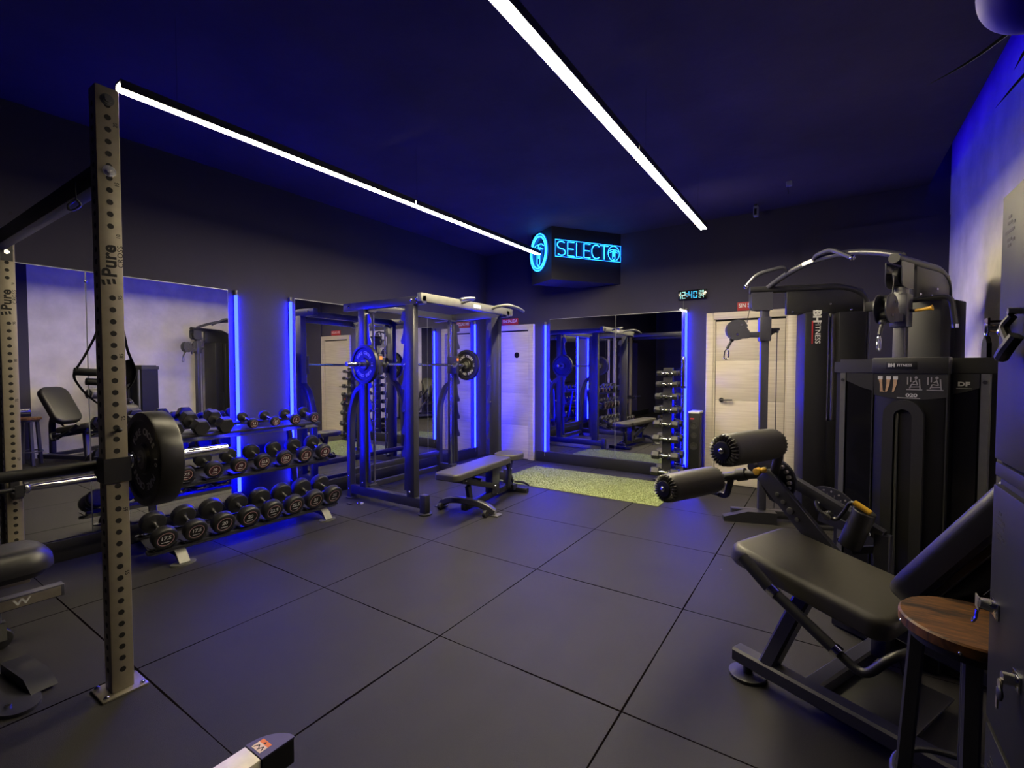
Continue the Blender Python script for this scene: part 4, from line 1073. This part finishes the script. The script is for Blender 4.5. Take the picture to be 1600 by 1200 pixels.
# ------------------------------------------------------------------ leg extension machine (local frame: u back, v towards the weight tower, w up)
lm = thing('leg_machine', 'black leg extension and curl machine with rollers and weight tower', 'leg machine', (-0.357, 2.310, 0), math.radians(-25))
Lb = lambda mb, name, m: mb.build(name, m, lm, True)
mb = MB(); mb.rtube([(-0.02, 0.10, 0.085), (0.98, 0.10, 0.085)], 0.075, 0.065); Lb(mb, 'base_rail', 'smith_metal')
mb = MB(); mb.cyl((0.035, 0.10, 0.0), (0.035, 0.10, 0.016), 0.080, n=32, bev=0.004); Lb(mb, 'foot_disc', 'grey_plastic')
mb = MB(); mb.cyl((0.035, 0.10, 0.016), (0.035, 0.10, 0.055), 0.02, n=16); Lb(mb, 'foot_stem', 'black_metal')
mb = MB(); mb.rtube([(0.92, 0.10, 0.085), (0.92, 0.95, 0.085)], 0.07, 0.06); mb.rtube([(0.30, 0.12, 0.085), (0.30, 0.90, 0.085)], 0.07, 0.06); Lb(mb, 'cross_rail', 'smith_metal')
mb = MB(); mb.bx(0.33, 0.62, 0.14, 0.60, 0.050, 0.062, 0.004); Lb(mb, 'floor_plate', 'black_metal')
mb = MB(); mb.rtube([(0.13, 0.105, 0.105), (0.235, 0.17, 0.42), (0.27, 0.20, 0.50)], 0.065, 0.075, 0.05, (0, 1, 0)); Lb(mb, 'seat_post', 'smith_metal')
mb = MB(); mb.rtube([(0.93, 0.24, 0.10), (0.93, 0.24, 0.62), (0.80, 0.24, 0.80)], 0.065, 0.07, 0.12, (0, 1, 0)); mb.rtube([(0.25, 0.20, 0.47), (0.55, 0.24, 0.42), (0.93, 0.24, 0.36)], 0.055, 0.06, 0.06, (0, 1, 0)); Lb(mb, 'back_post', 'smith_metal')
sl = math.radians(9.5)
MS = Matrix.Translation((0, 0, 0.628)) @ Matrix.Rotation(sl, 4, 'Y')
mb = MB(); mb.grid_pad(-0.012, 0.615, 0.0, 0.465, -0.085, 0.0, 0.032, 0.07, MS); Lb(mb, 'seat_pad', 'vinyl')
mb = MB(); mb.box(MS @ Vector((0.33, 0.232, -0.094)), (0.46, 0.36, 0.018), (0, sl, 0)); Lb(mb, 'seat_board', 'black_metal')
BX = Vector((0.547, 0, 0.837)).normalized(); BZ = Vector((-0.837, 0, 0.547)).normalized()
MBk = Matrix((BX, Vector((0, 1, 0)), BZ)).transposed().to_4x4(); MBk.translation = Vector((0.545, 0, 0.610))
mb = MB(); mb.grid_pad(0.0, 0.64, 0.03, 0.435, -0.095, 0.0, 0.035, 0.13, MBk); Lb(mb, 'backrest_pad', 'vinyl_dark')
mb = MB(); mb.box(MBk @ Vector((0.33, 0.232, -0.105)), (0.50, 0.30, 0.018), MBk.to_3x3()); Lb(mb, 'backrest_board', 'black_metal')
mb = MB(); mb.bar(MBk @ Vector((0.05, 0.232, -0.145)), MBk @ Vector((0.58, 0.232, -0.145)), 0.06, 0.06, 0.004, BZ); Lb(mb, 'backrest_rail', 'smith_metal')
mb = MB(); mb.tube([(0.60, 0.18, 0.50), (0.72, 0.18, 0.60), (0.86, 0.20, 0.70)], 0.013, 8); Lb(mb, 'adjust_rod', 'chrome')
for v, far in ((-0.05, 0), (0.515, 1)):
    s = 1 if v < 0 else -1
    mb = MB(); mb.tube([(0.205, v, 0.525), (0.476, v, 0.380), (0.555, v, 0.340), (0.625, v + s * 0.02, 0.440), (0.66, v + s * 0.12, 0.45)], 0.0155, 12, 0.05); h = Lb(mb, 'side_handle', 'black_metal')
    mb = MB(); mb.tube([(0.095, v, 0.605), (0.14, v, 0.575), (0.215, v, 0.520)], 0.024, 14, 0.03, False, None); mb.build('grip_tip', 'rubber', h, True)
    mb = MB(); mb.tube([(0.245, v, 0.504), (0.455, v, 0.391)], 0.021, 14); mb.build('grip', 'rubber', h, True)
    for u0, w0, u1, w1 in ((0.215, 0.520, 0.245, 0.504), (0.455, 0.391, 0.476, 0.380)):
        mb = MB(); mb.cyl((u0, v, w0), (u1, v, w1), 0.024, n=18); mb.build('chrome_ring', 'chrome', h, True)
def roller(name, u, w, v0, v1, r):
    mb = MB()
    n = 40; e = 0.030
    mtx = frame((u, v0, w), (1, 0, 0), (0, 0, 1))            # local z runs along -v
    L = v1 - v0
    mb.lathe([(r * 0.86, -0.002), (r * 0.96, -0.010), (r, -e), (r * 1.02, -L / 2), (r, -L + e), (r * 0.96, -L + 0.010), (r * 0.86, -L + 0.002)], mtx, 40)
    o_ = Lb(mb, name, 'vinyl')
    for end in (0, 1):
        mb = MB()
        vv = v0 if end == 0 else v1; sg = -1 if end == 0 else 1
        k = 52
        rings = []
        for j, (rr, dv) in enumerate(((0.955, -0.010), (0.87, 0.003), (0.72, 0.007), (0.55, 0.004))):
            ring = []
            for i in range(k):
                a = 2 * PI * i / k
                amp = (0.0022, 0.0055, 0.0045, 0.001)[j] * (1 if i % 2 else -1)
                q = r * rr + amp * 0.6
                ring.append(mb.bm.verts.new((u + q * math.cos(a), vv + sg * (dv + amp), w + q * math.sin(a))))
            rings.append(ring)
        for r0, r1 in zip(rings, rings[1:]):
            for i in range(k): mb.bm.faces.new((r0[i], r0[(i + 1) % k], r1[(i + 1) % k], r1[i]))
        mb.build('pleated_end', 'vinyl', o_, True, True, 15)
        mb = MB(); mb.cyl((u, vv - sg * 0.004, w), (u, vv + sg * 0.012, w), r * 0.56, n=28, bev=0.003); mb.build('end_disc', 'shroud', o_, True)
        mb = MB(); mb.sphere((u, vv + sg * 0.014, w), 0.014, (1, 0.8, 1)); mb.build('end_bolt', 'chrome', o_, True)
    return o_
roller('upper_roller', -0.038, 1.040, 0.0, 0.405, 0.076)
roller('lower_roller', -0.370, 0.793, 0.0, 0.405, 0.074)
mb = MB(); mb.tube([(-0.038, 0.40, 1.040), (-0.038, 0.46, 1.040)], 0.018, 12); mb.tube([(-0.09, 0.50, 0.85), (-0.05, 0.47, 0.96), (-0.038, 0.455, 1.04)], 0.022, 12); Lb(mb, 'upper_roller_arm', 'black_metal')
mb = MB(); mb.tube([(-0.370, 0.40, 0.793), (-0.370, 0.46, 0.793)], 0.018, 12); mb.tube([(-0.375, 0.455, 0.793), (-0.26, 0.47, 0.83), (-0.12, 0.50, 0.862)], 0.024, 12); Lb(mb, 'lower_roller_arm', 'black_metal')
mb = MB(); mb.cyl((-0.27, 0.465, 0.828), (-0.225, 0.475, 0.842), 0.034, n=18); mb.cyl((-0.19, 0.465, 0.888), (-0.19, 0.50, 0.888), 0.022, n=16); Lb(mb, 'arm_clamp', 'black_metal')
mb = MB(); mb.rtube([(-0.375, 0.46, 0.70), (-0.45, 0.46, 0.70), (-0.50, 0.46, 0.735)], 0.03, 0.018, 0.02); mb.rtube([(-0.30, 0.46, 0.81), (-0.33, 0.46, 0.70), (-0.38, 0.46, 0.70)], 0.03, 0.018, 0.02, (0, 1, 0)); Lb(mb, 'release_lever', 'black_metal')
mb = MB(); mb.prism(arc(-0.105, 0.830, 0.115, 0.115, -60, 150, 24) + [(-0.215, 0.86), (-0.12, 0.72), (-0.055, 0.70)], (0, 0.52, 0), (1, 0, 0), (0, 0, 1), -0.016); Lb(mb, 'cam_plate', 'smith_metal')
mb = MB()
for k in range(7):
    a = math.radians(-35 + 18 * k); mb.cyl((-0.105 + 0.092 * math.cos(a), 0.502, 0.830 + 0.092 * math.sin(a)), (-0.105 + 0.092 * math.cos(a), 0.537, 0.830 + 0.092 * math.sin(a)), 0.0095, n=12)
Lb(mb, 'cam_holes', 'grey_print')
mb = MB(); mb.bar((-0.13, 0.48, 0.865), (0.27, 0.48, 0.470), 0.035, 0.090, 0.006, (0.7, 0, 0.7)); Lb(mb, 'swing_arm', 'smith_metal')
for u, w, r in ((-0.045, 0.775, 0.010), (-0.015, 0.742, 0.011), (0.02, 0.705, 0.017), (0.055, 0.672, 0.011)):
    mb = MB(); mb.cyl((u, 0.455, w), (u, 0.463, w), r, n=14, bev=0.002); Lb(mb, 'arm_bolt', 'grey_metal')
mb = MB(); mb.cyl((-0.125, 0.49, 0.886), (-0.125, 0.425, 0.886), 0.012, n=12); Lb(mb, 'pin_stem', 'black_metal')
mb = MB(); mb.cyl((-0.128, 0.440, 0.882), (-0.128, 0.405, 0.880), 0.019, n=20, bev=0.004); mb.sphere((-0.100, 0.43, 0.892), 0.015); Lb(mb, 'pull_knob', 'yellow')
mb = MB(); mb.bar((-0.10, 0.60, 0.850), (0.36, 0.60, 0.655), 0.045, 0.055, 0.006); mb.bar((0.36, 0.60, 0.665), (0.36, 0.60, 0.10), 0.05, 0.06, 0.005, (1, 0, 0)); Lb(mb, 'side_arm', 'smith_metal')
for u, w in ((0.09, 0.745), (0.31, 0.655)):
    mb = MB(); mb.sphere((u, 0.575, w), 0.014); Lb(mb, 'arm_bolt', 'chrome')
mb = MB(); mb.tube([(0.095, 0.55, 0.760), (0.115, 0.53, 0.725), (0.165, 0.53, 0.700), (0.20, 0.53, 0.697), (0.235, 0.53, 0.755), (0.250, 0.53, 0.792), (0.275, 0.53, 0.797)], 0.0085, 10, 0.02); lv_ = Lb(mb, 'range_lever', 'black_metal')
mb = MB(); mb.tube([(0.270, 0.53, 0.799), (0.335, 0.53, 0.765)], 0.0135, 14); mb.build('lever_grip', 'yellow', lv_, True)
mb = MB(); mb.cyl((0.160, 0.515, 0.705), (0.160, 0.545, 0.712), 0.020, n=16); mb.build('lever_pivot', 'chrome', lv_, True)
mb = MB(); mb.cyl((0.245, 0.55, 0.585), (0.305, 0.55, 0.765), 0.047, n=28, bev=0.006); Lb(mb, 'bottle_holder', 'rubber')
mb = MB(); mb.bar((0.20, 0.55, 0.60), (0.27, 0.55, 0.62), 0.03, 0.02); mb.bar((0.25, 0.57, 0.56), (0.36, 0.60, 0.60), 0.03, 0.03); Lb(mb, 'holder_bracket', 'black_metal')
pts = arc(0.055, 0.640, 0.155, 0.155, 20, 125, 20) + list(reversed(arc(0.055, 0.640, 0.112, 0.112, 20, 125, 20)))
mb = MB(); mb.prism(pts, (0, 0.745, 0), (1, 0, 0), (0, 0, 1), -0.012); mb.bar((0.17, 0.739, 0.70), (0.30, 0.739, 0.52), 0.012, 0.06); mb.bar((0.02, 0.739, 0.635), (0.24, 0.739, 0.60), 0.012, 0.05); sc_ = Lb(mb, 'range_selector', 'smith_metal')
mb = MB()
for k in range(6):
    a = math.radians(35 + 15 * k); mb.cyl((0.055 + 0.140 * math.cos(a), 0.7325, 0.640 + 0.140 * math.sin(a)), (0.055 + 0.140 * math.cos(a), 0.737, 0.640 + 0.140 * math.sin(a)), 0.0045, n=10)
mb.build('selector_dots', 'grey_print', sc_, True)
mb = MB()
for k, ch in enumerate('4321'):
    a = math.radians(55 + 16 * k); put_text(mb, ch, 0.016, frame((0.055 + 0.122 * math.cos(a), 0.7328, 0.640 + 0.122 * math.sin(a)), (1, 0, 0), (0, 0, 1)), 0.0004)
mb.build('selector_numbers', 'grey_print', sc_, True)
# weight tower
mb = MB(); mb.prism([(0.02, 0.90), (0.20, 0.872), (0.52, 0.872), (0.65, 0.90), (0.65, 1.20), (0.02, 1.20)], (0, 0, 0.012), (1, 0, 0), (0, 1, 0), 1.385); Lb(mb, 'tower_shroud', 'shroud')
mb = MB(); mb.prism([(0.010, 0.890), (0.20, 0.862), (0.52, 0.862), (0.66, 0.890), (0.66, 1.21), (0.010, 1.21)], (0, 0, 1.395), (1, 0, 0), (0, 1, 0), 0.055)
mb.prism([(0.03, 0.91), (0.20, 0.89), (0.52, 0.89), (0.63, 0.91), (0.62, 1.19), (0.04, 1.19)], (0, 0, 1.45), (1, 0, 0), (0, 1, 0), 0.014); Lb(mb, 'tower_cap', 'grey_plastic')
mb = MB(); mb.prism([(0.215, 0.835), (0.225, 0.828), (0.490, 0.828), (0.50, 0.835), (0.50, 0.865), (0.215, 0.865)], (0, 0, 0.012), (1, 0, 0), (0, 1, 0), 1.378); Lb(mb, 'centre_panel', 'shroud')
mb = MB(); mb.bx(0.210, 0.505, 0.822, 0.870, 1.390, 1.468, 0.006); Lb(mb, 'header', 'grey_plastic')
mb = MB(); mb.bx(0.212, 0.217, 0.825, 0.836, 0.02, 1.39).bx(0.498, 0.503, 0.825, 0.836, 0.02, 1.39); Lb(mb, 'panel_edges', 'grey_plastic')
mb = MB(); mb.bx(0.050, 0.075, 0.868, 0.895, 0.35, 1.392).bx(0.600, 0.628, 0.868, 0.900, 0.35, 1.392); Lb(mb, 'edge_strip', 'grey_metal')
mb = MB()
for u in (0.0625, 0.614):
    for w in (0.40, 1.355): mb.cyl((u, 0.864, w), (u, 0.870, w), 0.008, n=12)
Lb(mb, 'strip_screws', 'black_metal')
mb = MB(); mb.bx(0.085, 0.205, 0.8685, 0.8825, 0.05, 1.345); mb.bx(0.512, 0.592, 0.8685, 0.884, 0.05, 1.34); Lb(mb, 'smoked_panel', 'dark_panel')
mb = MB(); mb.prism([(0.218, 1.392), (0.497, 1.392)] + [(0.497 - 0.279 * k / 12, 1.285 - 0.018 * math.sin(PI * k / 12)) for k in range(13)], (0, 0.8265, 0), (1, 0, 0), (0, 0, 1), -0.001)
mb.prism([(0.080, 1.392), (0.206, 1.392), (0.206, 1.302), (0.15, 1.318), (0.080, 1.352)], (0, 0.867, 0), (1, 0, 0), (0, 0, 1), -0.002)
mb.prism([(0.510, 1.392), (0.596, 1.392), (0.596, 1.330), (0.55, 1.312), (0.510, 1.300)], (0, 0.867, 0), (1, 0, 0), (0, 0, 1), -0.002); Lb(mb, 'graphic_field', 'grey_plastic')
ac, ar, az = 0.345, 0.080, 1.185
outer = [(ac - ar, 0.08)] + [(ac + ar * math.cos(a), az + ar * math.sin(a)) for a in [PI - PI * k / 16 for k in range(17)]] + [(ac + ar, 0.08)]
ir = 0.036
inner = [(ac + ir, 0.08)] + [(ac + ir * math.cos(a), az + ir * math.sin(a)) for a in [PI * k / 16 for k in range(17)]] + [(ac - ir, 0.08)]
mb = MB(); mb.prism(outer + inner, (0, 0.8275, 0), (1, 0, 0), (0, 0, 1), 0.018); Lb(mb, 'slot_arch', 'grey_plastic')
mb = MB(); mb.prism(list(reversed(inner)), (0, 0.8282, 0), (1, 0, 0), (0, 0, 1), 0.002); Lb(mb, 'slot', 'black_print')
mb = MB(); mb.cyl((ac - 0.026, 0.822, 0.08), (ac - 0.026, 0.822, az + 0.018), 0.006, n=10); Lb(mb, 'slot_rod', 'grey_metal')
FT = lambda u, v, w: frame((u, v, w), (1, 0, 0), (0, 0, 1))
mb = MB(); mb.bx(0.270, 0.392, 0.8205, 0.8225, 1.412, 1.448, 0.0005); Lb(mb, 'name_plate', 'shroud')
mb = MB(); put_text(mb, 'BH', 0.022, FT(0.292, 0.8198, 1.430), 0.0005, 0.0012); put_text(mb, 'FITNESS', 0.0165, FT(0.344, 0.8198, 1.430), 0.0005, 0.0002); Lb(mb, 'name_lettering', 'white')
mb = MB(); put_text(mb, '020', 0.022, FT(0.372, 0.8250, 1.288), 0.0005, 0.0006, 1.0, 1.35); mb.bx(0.315, 0.405, 0.8247, 0.8253, 1.2745, 1.2765); Lb(mb, 'model_number', 'white')
mb = MB(); put_text(mb, 'DF', 0.026, FT(0.545, 0.8645, 1.345), 0.0005, 0.001, 1.0, 1.3); mb.bx(0.520, 0.572, 0.8643, 0.8648, 1.326, 1.3275); Lb(mb, 'side_lettering', 'white')
mb = MB()
for k, (u, s) in enumerate(((0.238, 1), (0.272, -1), (0.300, -1))):
    mb.prism([(0, 0.035), (0.016, 0.035), (0.015 + s * 0.002, 0.0), (0.012 + s * 0.008, -0.032), (0.016 + s * 0.014, -0.036), (0.002 + s * 0.006, -0.036), (0.004 + s * 0.004, 0.0)], (u, 0.8252, 1.338), (1, 0, 0), (0, 0, 1), 0.0006)
Lb(mb, 'leg_picture', 'skin_print')
mb = MB()
for u in (0.238, 0.272, 0.300): mb.bx(u - 0.001, u + 0.018, 0.8243, 0.8250, 1.362, 1.378)
Lb(mb, 'shorts_picture', 'white')
mb = MB()
for u in (0.352, 0.428):                                    # seated figure line drawings
    mb.sphere((u + 0.036, 0.8252, 1.372), 0.006, (1, 0.08, 1), 12)
    for a, b in (((0.034, 1.364), (0.042, 1.338)), ((0.042, 1.338), (0.020, 1.342)), ((0.020, 1.342), (0.012, 1.322)), ((0.048, 1.366), (0.052, 1.318)), ((0.012, 1.328), (0.052, 1.330)), ((0.0, 1.316), (0.060, 1.316)), ((0.004, 1.376), (0.004, 1.340)), ((0.016, 1.376), (0.016, 1.352)), ((0.034, 1.356), (0.024, 1.350))):
        mb.bar((u + a[0], 0.8250, a[1]), (u + b[0], 0.8250, b[1]), 0.0008, 0.0045, 0, (0, 0, 1) if abs(a[0] - b[0]) > 0.004 else (1, 0, 0))
Lb(mb, 'exercise_pictogram', 'grey_print')
mb = MB(); mb.rtube([(0.30, 0.90, 0.03), (0.30, 0.60, 0.40), (0.30, 0.50, 0.46)], 0.05, 0.06, 0.06, (1, 0, 0)); Lb(mb, 'tower_link', 'smith_metal')

# ------------------------------------------------------------------ wooden stool
t = thing('stool', 'round rustic brown wooden stool with black steel legs beside the lockers', 'stool', (0.352, 1.812, 0))
mb = MB(); mb.lathe([(0, 0.665), (0.158, 0.665), (0.163, 0.670), (0.163, 0.695), (0.158, 0.700), (0, 0.700)], Matrix.Translation((0.352, 1.812, 0)), 44); mb.build('seat', 'rustic', t)
mb = MB(); mb.lathe([(0.132, 0.640), (0.140, 0.640), (0.140, 0.665), (0.132, 0.665), (0.132, 0.640)], Matrix.Translation((0.352, 1.812, 0)), 40); mb.build('seat_ring', 'black_metal', t)
for k in range(4):
    a = PI / 4 + k * PI / 2 + 0.62
    c, s = math.cos(a), math.sin(a)
    mb = MB(); mb.rtube([(0.352 + 0.115 * c, 1.812 + 0.115 * s, 0.664), (0.352 + 0.150 * c, 1.812 + 0.150 * s, 0.0)], 0.040, 0.040, 0, (-s, c, 0)); mb.build('leg', 'smith_metal', t)
mb = MB(); mb.tube([(0.352 + 0.165 * math.cos(k * PI / 16), 1.812 + 0.165 * math.sin(k * PI / 16), 0.20) for k in range(32)], 0.010, 10, 0, True); mb.build('foot_ring', 'smith_metal', t)
for k in range(6):
    a = k * PI / 3 + 0.2
    mb = MB(); mb.sphere((0.352 + 0.1625 * math.cos(a), 1.812 + 0.1625 * math.sin(a), 0.674), 0.005, (1, 1, 1), 10); mb.build('stud', 'chrome', t)

# ------------------------------------------------------------------ lockers
LX, LY1 = 0.315, 1.490
t = thing('locker', 'tall graphite steel locker with slotted doors at the right edge', 'locker', (0.61, 1.09, 0))
MB().bx(LX + 0.012, 0.915, 0.69, LY1, 0.0, 1.80, 0.004).build('body', 'locker', t)
ROWS = [(1.215, 1.792), (0.625, 1.158), (0.050, 0.610)]
MB().bx(LX + 0.002, LX + 0.014, 0.69, LY1 - 0.006, 1.178, 1.208, 0.002).build('rail', 'locker', t)
for ci, (ya, yb_) in enumerate(((1.092, LY1 - 0.006), (0.696, 1.088))):
    for ri, (za, zb) in enumerate(ROWS):
        d_ = MB().bx(LX, LX + 0.014, ya, yb_, za, zb, 0.003).build('locker_door', 'locker', t)
        mb = MB()
        yc = yb_ - 0.055
        for k, (hw, dz) in enumerate(((0.010, 0), (0.014, -0.012), (0.030, -0.030), (0.014, -0.048), (0.010, -0.060))):
            zz = zb - 0.055 + dz
            mb.bx(LX - 0.0006, LX + 0.002, yc - hw, yc + hw, zz - 0.003, zz + 0.003)
            if k in (1, 3): mb.bx(LX - 0.0006, LX + 0.002, yc - hw - 0.020, yc - hw - 0.006, zz - 0.007, zz - 0.001)
        mb.build('vent_slots', 'black_print', d_)
        hz = (za + zb) / 2
        mb = MB(); mb.bx(LX - 0.004, LX, yb_ - 0.075, yb_ - 0.030, hz - 0.018, hz + 0.018, 0.001); mb.tube([(LX - 0.004, yb_ - 0.045, hz), (LX - 0.026, yb_ - 0.045, hz + 0.004)], 0.011, 12); mb.build('lock', 'chrome', d_)
def hanging_tag(name, label, y, z, kind):
    t_ = thing(name, label, kind, (LX - 0.03, y, z))
    return t_
t = hanging_tag('key_bunch', 'small bunch of keys hanging from a lower locker lock at the right edge', 1.283, 0.80, 'keys')
mb = MB(); mb.cyl((LX, 1.283, 0.815), (LX - 0.022, 1.283, 0.815), 0.012, n=14); mb.bx(LX - 0.004, LX, 1.262, 1.300, 0.800, 0.832, 0.001); mb.build('lock_barrel', 'chrome', t)
mb = MB(); mb.bx(LX - 0.024, LX - 0.021, 1.278, 1.288, 0.770, 0.812); mb.bx(LX - 0.028, LX - 0.025, 1.284, 1.291, 0.750, 0.790); mb.cyl((LX - 0.026, 1.284, 0.800), (LX - 0.023, 1.284, 0.800), 0.010, n=14); mb.build('key', 'plate_steel', t)
mb = MB(); mb.sphere((LX - 0.026, 1.276, 0.785), 0.013, (0.4, 1, 1.1), 12); mb.build('key_fob', 'rubber', t)
t = hanging_tag('hasp_padlock', 'steel hasp with tag hanging over the stool at the locker edge', 1.455, 0.89, 'lock')
mb = MB(); mb.bx(LX - 0.026, LX - 0.023, 1.445, 1.475, 0.875, 0.905, 0.001); mb.bx(LX - 0.024, LX, 1.452, 1.468, 0.893, 0.899); mb.build('hasp', 'plate_steel', t)
mb = MB(); mb.tube([(LX - 0.026, 1.455, 0.876), (LX - 0.028, 1.452, 0.855), (LX - 0.034, 1.450, 0.845), (LX - 0.030, 1.462, 0.850)], 0.003, 8, 0.005); mb.build('tag_ring', 'chrome', t)
t = hanging_tag('strap_handle', 'black strap grip with ring and brown tag hanging at the top locker lock', 1.44, 1.50, 'handle')
mb = MB(); mb.bx(LX - 0.034, LX - 0.030, 1.405, 1.430, 1.508, 1.524); mb.bx(LX - 0.030, LX - 0.012, 1.412, 1.420, 1.514, 1.519); mb.build('tag', 'brown_tag', t)
mb = MB(); mb.tube([(LX - 0.032 , 1.418 + 0.011 * math.cos(k * PI / 8), 1.500 + 0.014 * math.sin(k * PI / 8)) for k in range(16)], 0.0022, 8, 0, True, None, (1, 0, 0)); mb.build('ring', 'chrome', t)
mb = MB(); mb.prism([(-0.005, 0), (0.005, 0), (0.020, -0.016), (0.022, -0.046), (-0.022, -0.046), (-0.020, -0.016)], (LX - 0.036, 1.418, 1.486), (0, 1, 0), (0, 0, 1), 0.008); mb.build('webbing', 'strap', t)
t = hanging_tag('cable_grip', 'black cable handle with metal fittings hanging on the locker front', 1.330, 1.49, 'handle')
mb = MB(); mb.tube([(LX - 0.012, 1.310, 1.480), (LX - 0.022, 1.325, 1.455), (LX - 0.022, 1.355, 1.440)], 0.012, 10, 0.01); mb.tube([(LX - 0.014, 1.330, 1.520), (LX - 0.024, 1.345, 1.500), (LX - 0.020, 1.320, 1.470)], 0.008, 10, 0.01); mb.build('grip', 'rubber', t)
mb = MB(); mb.cyl((LX - 0.001, 1.335, 1.530), (LX - 0.020, 1.335, 1.530), 0.007, n=12); mb.sphere((LX - 0.024, 1.350, 1.490), 0.008); mb.tube([(LX - 0.020, 1.352, 1.512), (LX - 0.024, 1.340, 1.490)], 0.0035, 8); mb.build('fitting', 'chrome', t)

# plant on the lockers
t = thing('potted_plant', 'potted plant on the locker top with long thin arching leaves', 'plant', (0.62, 1.05, 1.80))
mb = MB(); mb.lathe([(0, 0), (0.085, 0), (0.115, 0.20), (0.122, 0.20), (0.122, 0.215), (0.108, 0.215), (0.104, 0.19), (0, 0.19)], Matrix.Translation((0.62, 1.05, 1.80)), 32); mb.build('pot', 'pot', t)
mb = MB(); mb.lathe([(0, 0.190), (0.104, 0.190), (0.104, 0.196), (0, 0.200)], Matrix.Translation((0.62, 1.05, 1.80)), 24); mb.build('soil', 'soil', t)
def leaf(pts, wmax=0.014):
    mb = MB()
    P = MB.fillet(pts, 0.2, 8)
    n = len(P); sc = [0.45 + 0.55 * math.sin(PI * min(1, 0.25 + 0.75 * k / (n - 1))) if k < n - 1 else 0.06 for k in range(n)]
    mb.sweep(P, [(-wmax / 2, 0.0), (0, -0.0035), (wmax / 2, 0.0), (0, 0.0015)], (0, 0, 1), False, sc)
    return mb.build('leaf', 'leaf', t)
leaf([(0.61, 1.06, 1.99), (0.44, 1.22, 2.17), (0.307, 1.35, 2.097), (0.240, 1.41, 2.072), (0.176, 1.45, 2.064)])
leaf([(0.62, 1.07, 1.99), (0.42, 1.22, 2.10), (0.305, 1.30, 2.030), (0.292, 1.335, 2.000)])
leaf([(0.60, 1.06, 1.99), (0.40, 1.22, 2.06), (0.300, 1.30, 1.975), (0.265, 1.325, 1.930)])
for k, (dx, dy, hh) in enumerate(((0.30, 0.05, 0.45), (0.15, -0.35, 0.40), (-0.20, -0.30, 0.50), (0.20, 0.25, 0.55), (0.02, -0.05, 0.60), (-0.10, -0.40, 0.35))):
    leaf([(0.62, 1.05, 1.99), (0.62 + dx * 0.4, 1.05 + dy * 0.4, 1.99 + hh), (0.62 + dx, 1.05 + dy, 1.99 + hh * 0.6)])
t = thing('stand_in_globe', 'round globe coloured for a blue lit shape at the top right corner', 'lamp', (0.273, 1.125, 1.97))  # globe stands in for an unidentified shape in blue light
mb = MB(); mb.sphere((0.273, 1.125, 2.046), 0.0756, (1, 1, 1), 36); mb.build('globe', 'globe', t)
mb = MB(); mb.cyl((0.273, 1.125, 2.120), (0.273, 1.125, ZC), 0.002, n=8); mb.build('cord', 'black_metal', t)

# ------------------------------------------------------------------ rowing machine rail in the foreground
t = thing('rowing_machine', 'end of a rowing machine with pale metal rail and stickered end cap', 'rowing machine', (-1.367, 0.0, 0))
MB().bx(-1.409, -1.325, -1.30, 0.698, 0.262, 0.302, 0.002).build('rail', 'aluminium', t)
mb = MB()
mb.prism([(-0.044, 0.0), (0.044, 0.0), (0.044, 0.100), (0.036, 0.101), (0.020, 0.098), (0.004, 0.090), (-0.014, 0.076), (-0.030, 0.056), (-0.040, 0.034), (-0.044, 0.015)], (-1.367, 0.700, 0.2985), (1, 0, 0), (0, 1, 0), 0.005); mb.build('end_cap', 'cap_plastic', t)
mb = MB(); mb.prism([(-0.042, 0.0), (0.0435, 0.0), (0.0435, 0.096), (0.020, 0.094), (-0.014, 0.072), (-0.038, 0.034)], (-1.367, 0.702, 0.225), (1, 0, 0), (0, 1, 0), 0.0733); mb.build('cap_body', 'black_metal', t)
mb = MB(); mb.bx(-1.392, -1.348, 0.707, 0.731, 0.3035, 0.3041); mb.build('warning_sticker', 'cream', t)
mb = MB(); mb.bx(-1.392, -1.348, 0.7312, 0.744, 0.3035, 0.3041); mb.build('sticker_band', 'orange', t)
mb = MB(); mb.prism([(0, 0), (0.010, 0), (0.005, 0.008)], (-1.375, 0.7335, 0.3041), (1, 0, 0), (0, 1, 0), 0.0004)
for a, b in (((-1.387, 0.711), (-1.378, 0.724)), ((-1.378, 0.724), (-1.369, 0.716)), ((-1.369, 0.710), (-1.360, 0.726)), ((-1.360, 0.726), (-1.353, 0.714))): mb.bar((a[0], a[1], 0.3043), (b[0], b[1], 0.3043), 0.003, 0.0005)
mb.build('sticker_print', 'black_print', t)
mb = MB(); mb.rtube([(-1.367, 0.66, 0.25), (-1.347, 0.72, 0.13), (-1.347, 0.74, 0.055)], 0.075, 0.05, 0.05, (0, 1, 0)); mb.build('rear_leg', 'black_metal', t)
mb = MB(); mb.rtube([(-1.557, 0.74, 0.03), (-1.127, 0.74, 0.03)], 0.06, 0.05); mb.build('rear_foot', 'smith_metal', t)
for x in (-1.557, -1.07):
    MB().bx(x - 0.03, x + 0.03, 0.70, 0.78, 0.0, 0.058, 0.006).build('foot_pad', 'rubber', t)
MB().bx(-1.447, -1.287, -0.35, -0.10, 0.335, 0.385, 0.02).build('seat', 'rubber', t)
MB().bx(-1.417, -1.317, -0.33, -0.12, 0.303, 0.336).build('seat_carriage', 'black_metal', t)
mb = MB(); mb.cyl((-1.437, -1.45, 0.34), (-1.297, -1.45, 0.34), 0.24, n=36, bev=0.02); mb.build('flywheel_housing', 'shroud', t)
mb = MB(); mb.rtube([(-1.607, -1.45, 0.03), (-1.127, -1.45, 0.03)], 0.06, 0.06); mb.rtube([(-1.367, -1.45, 0.05), (-1.367, -1.45, 0.12)], 0.06, 0.06); mb.build('front_foot', 'smith_metal', t)
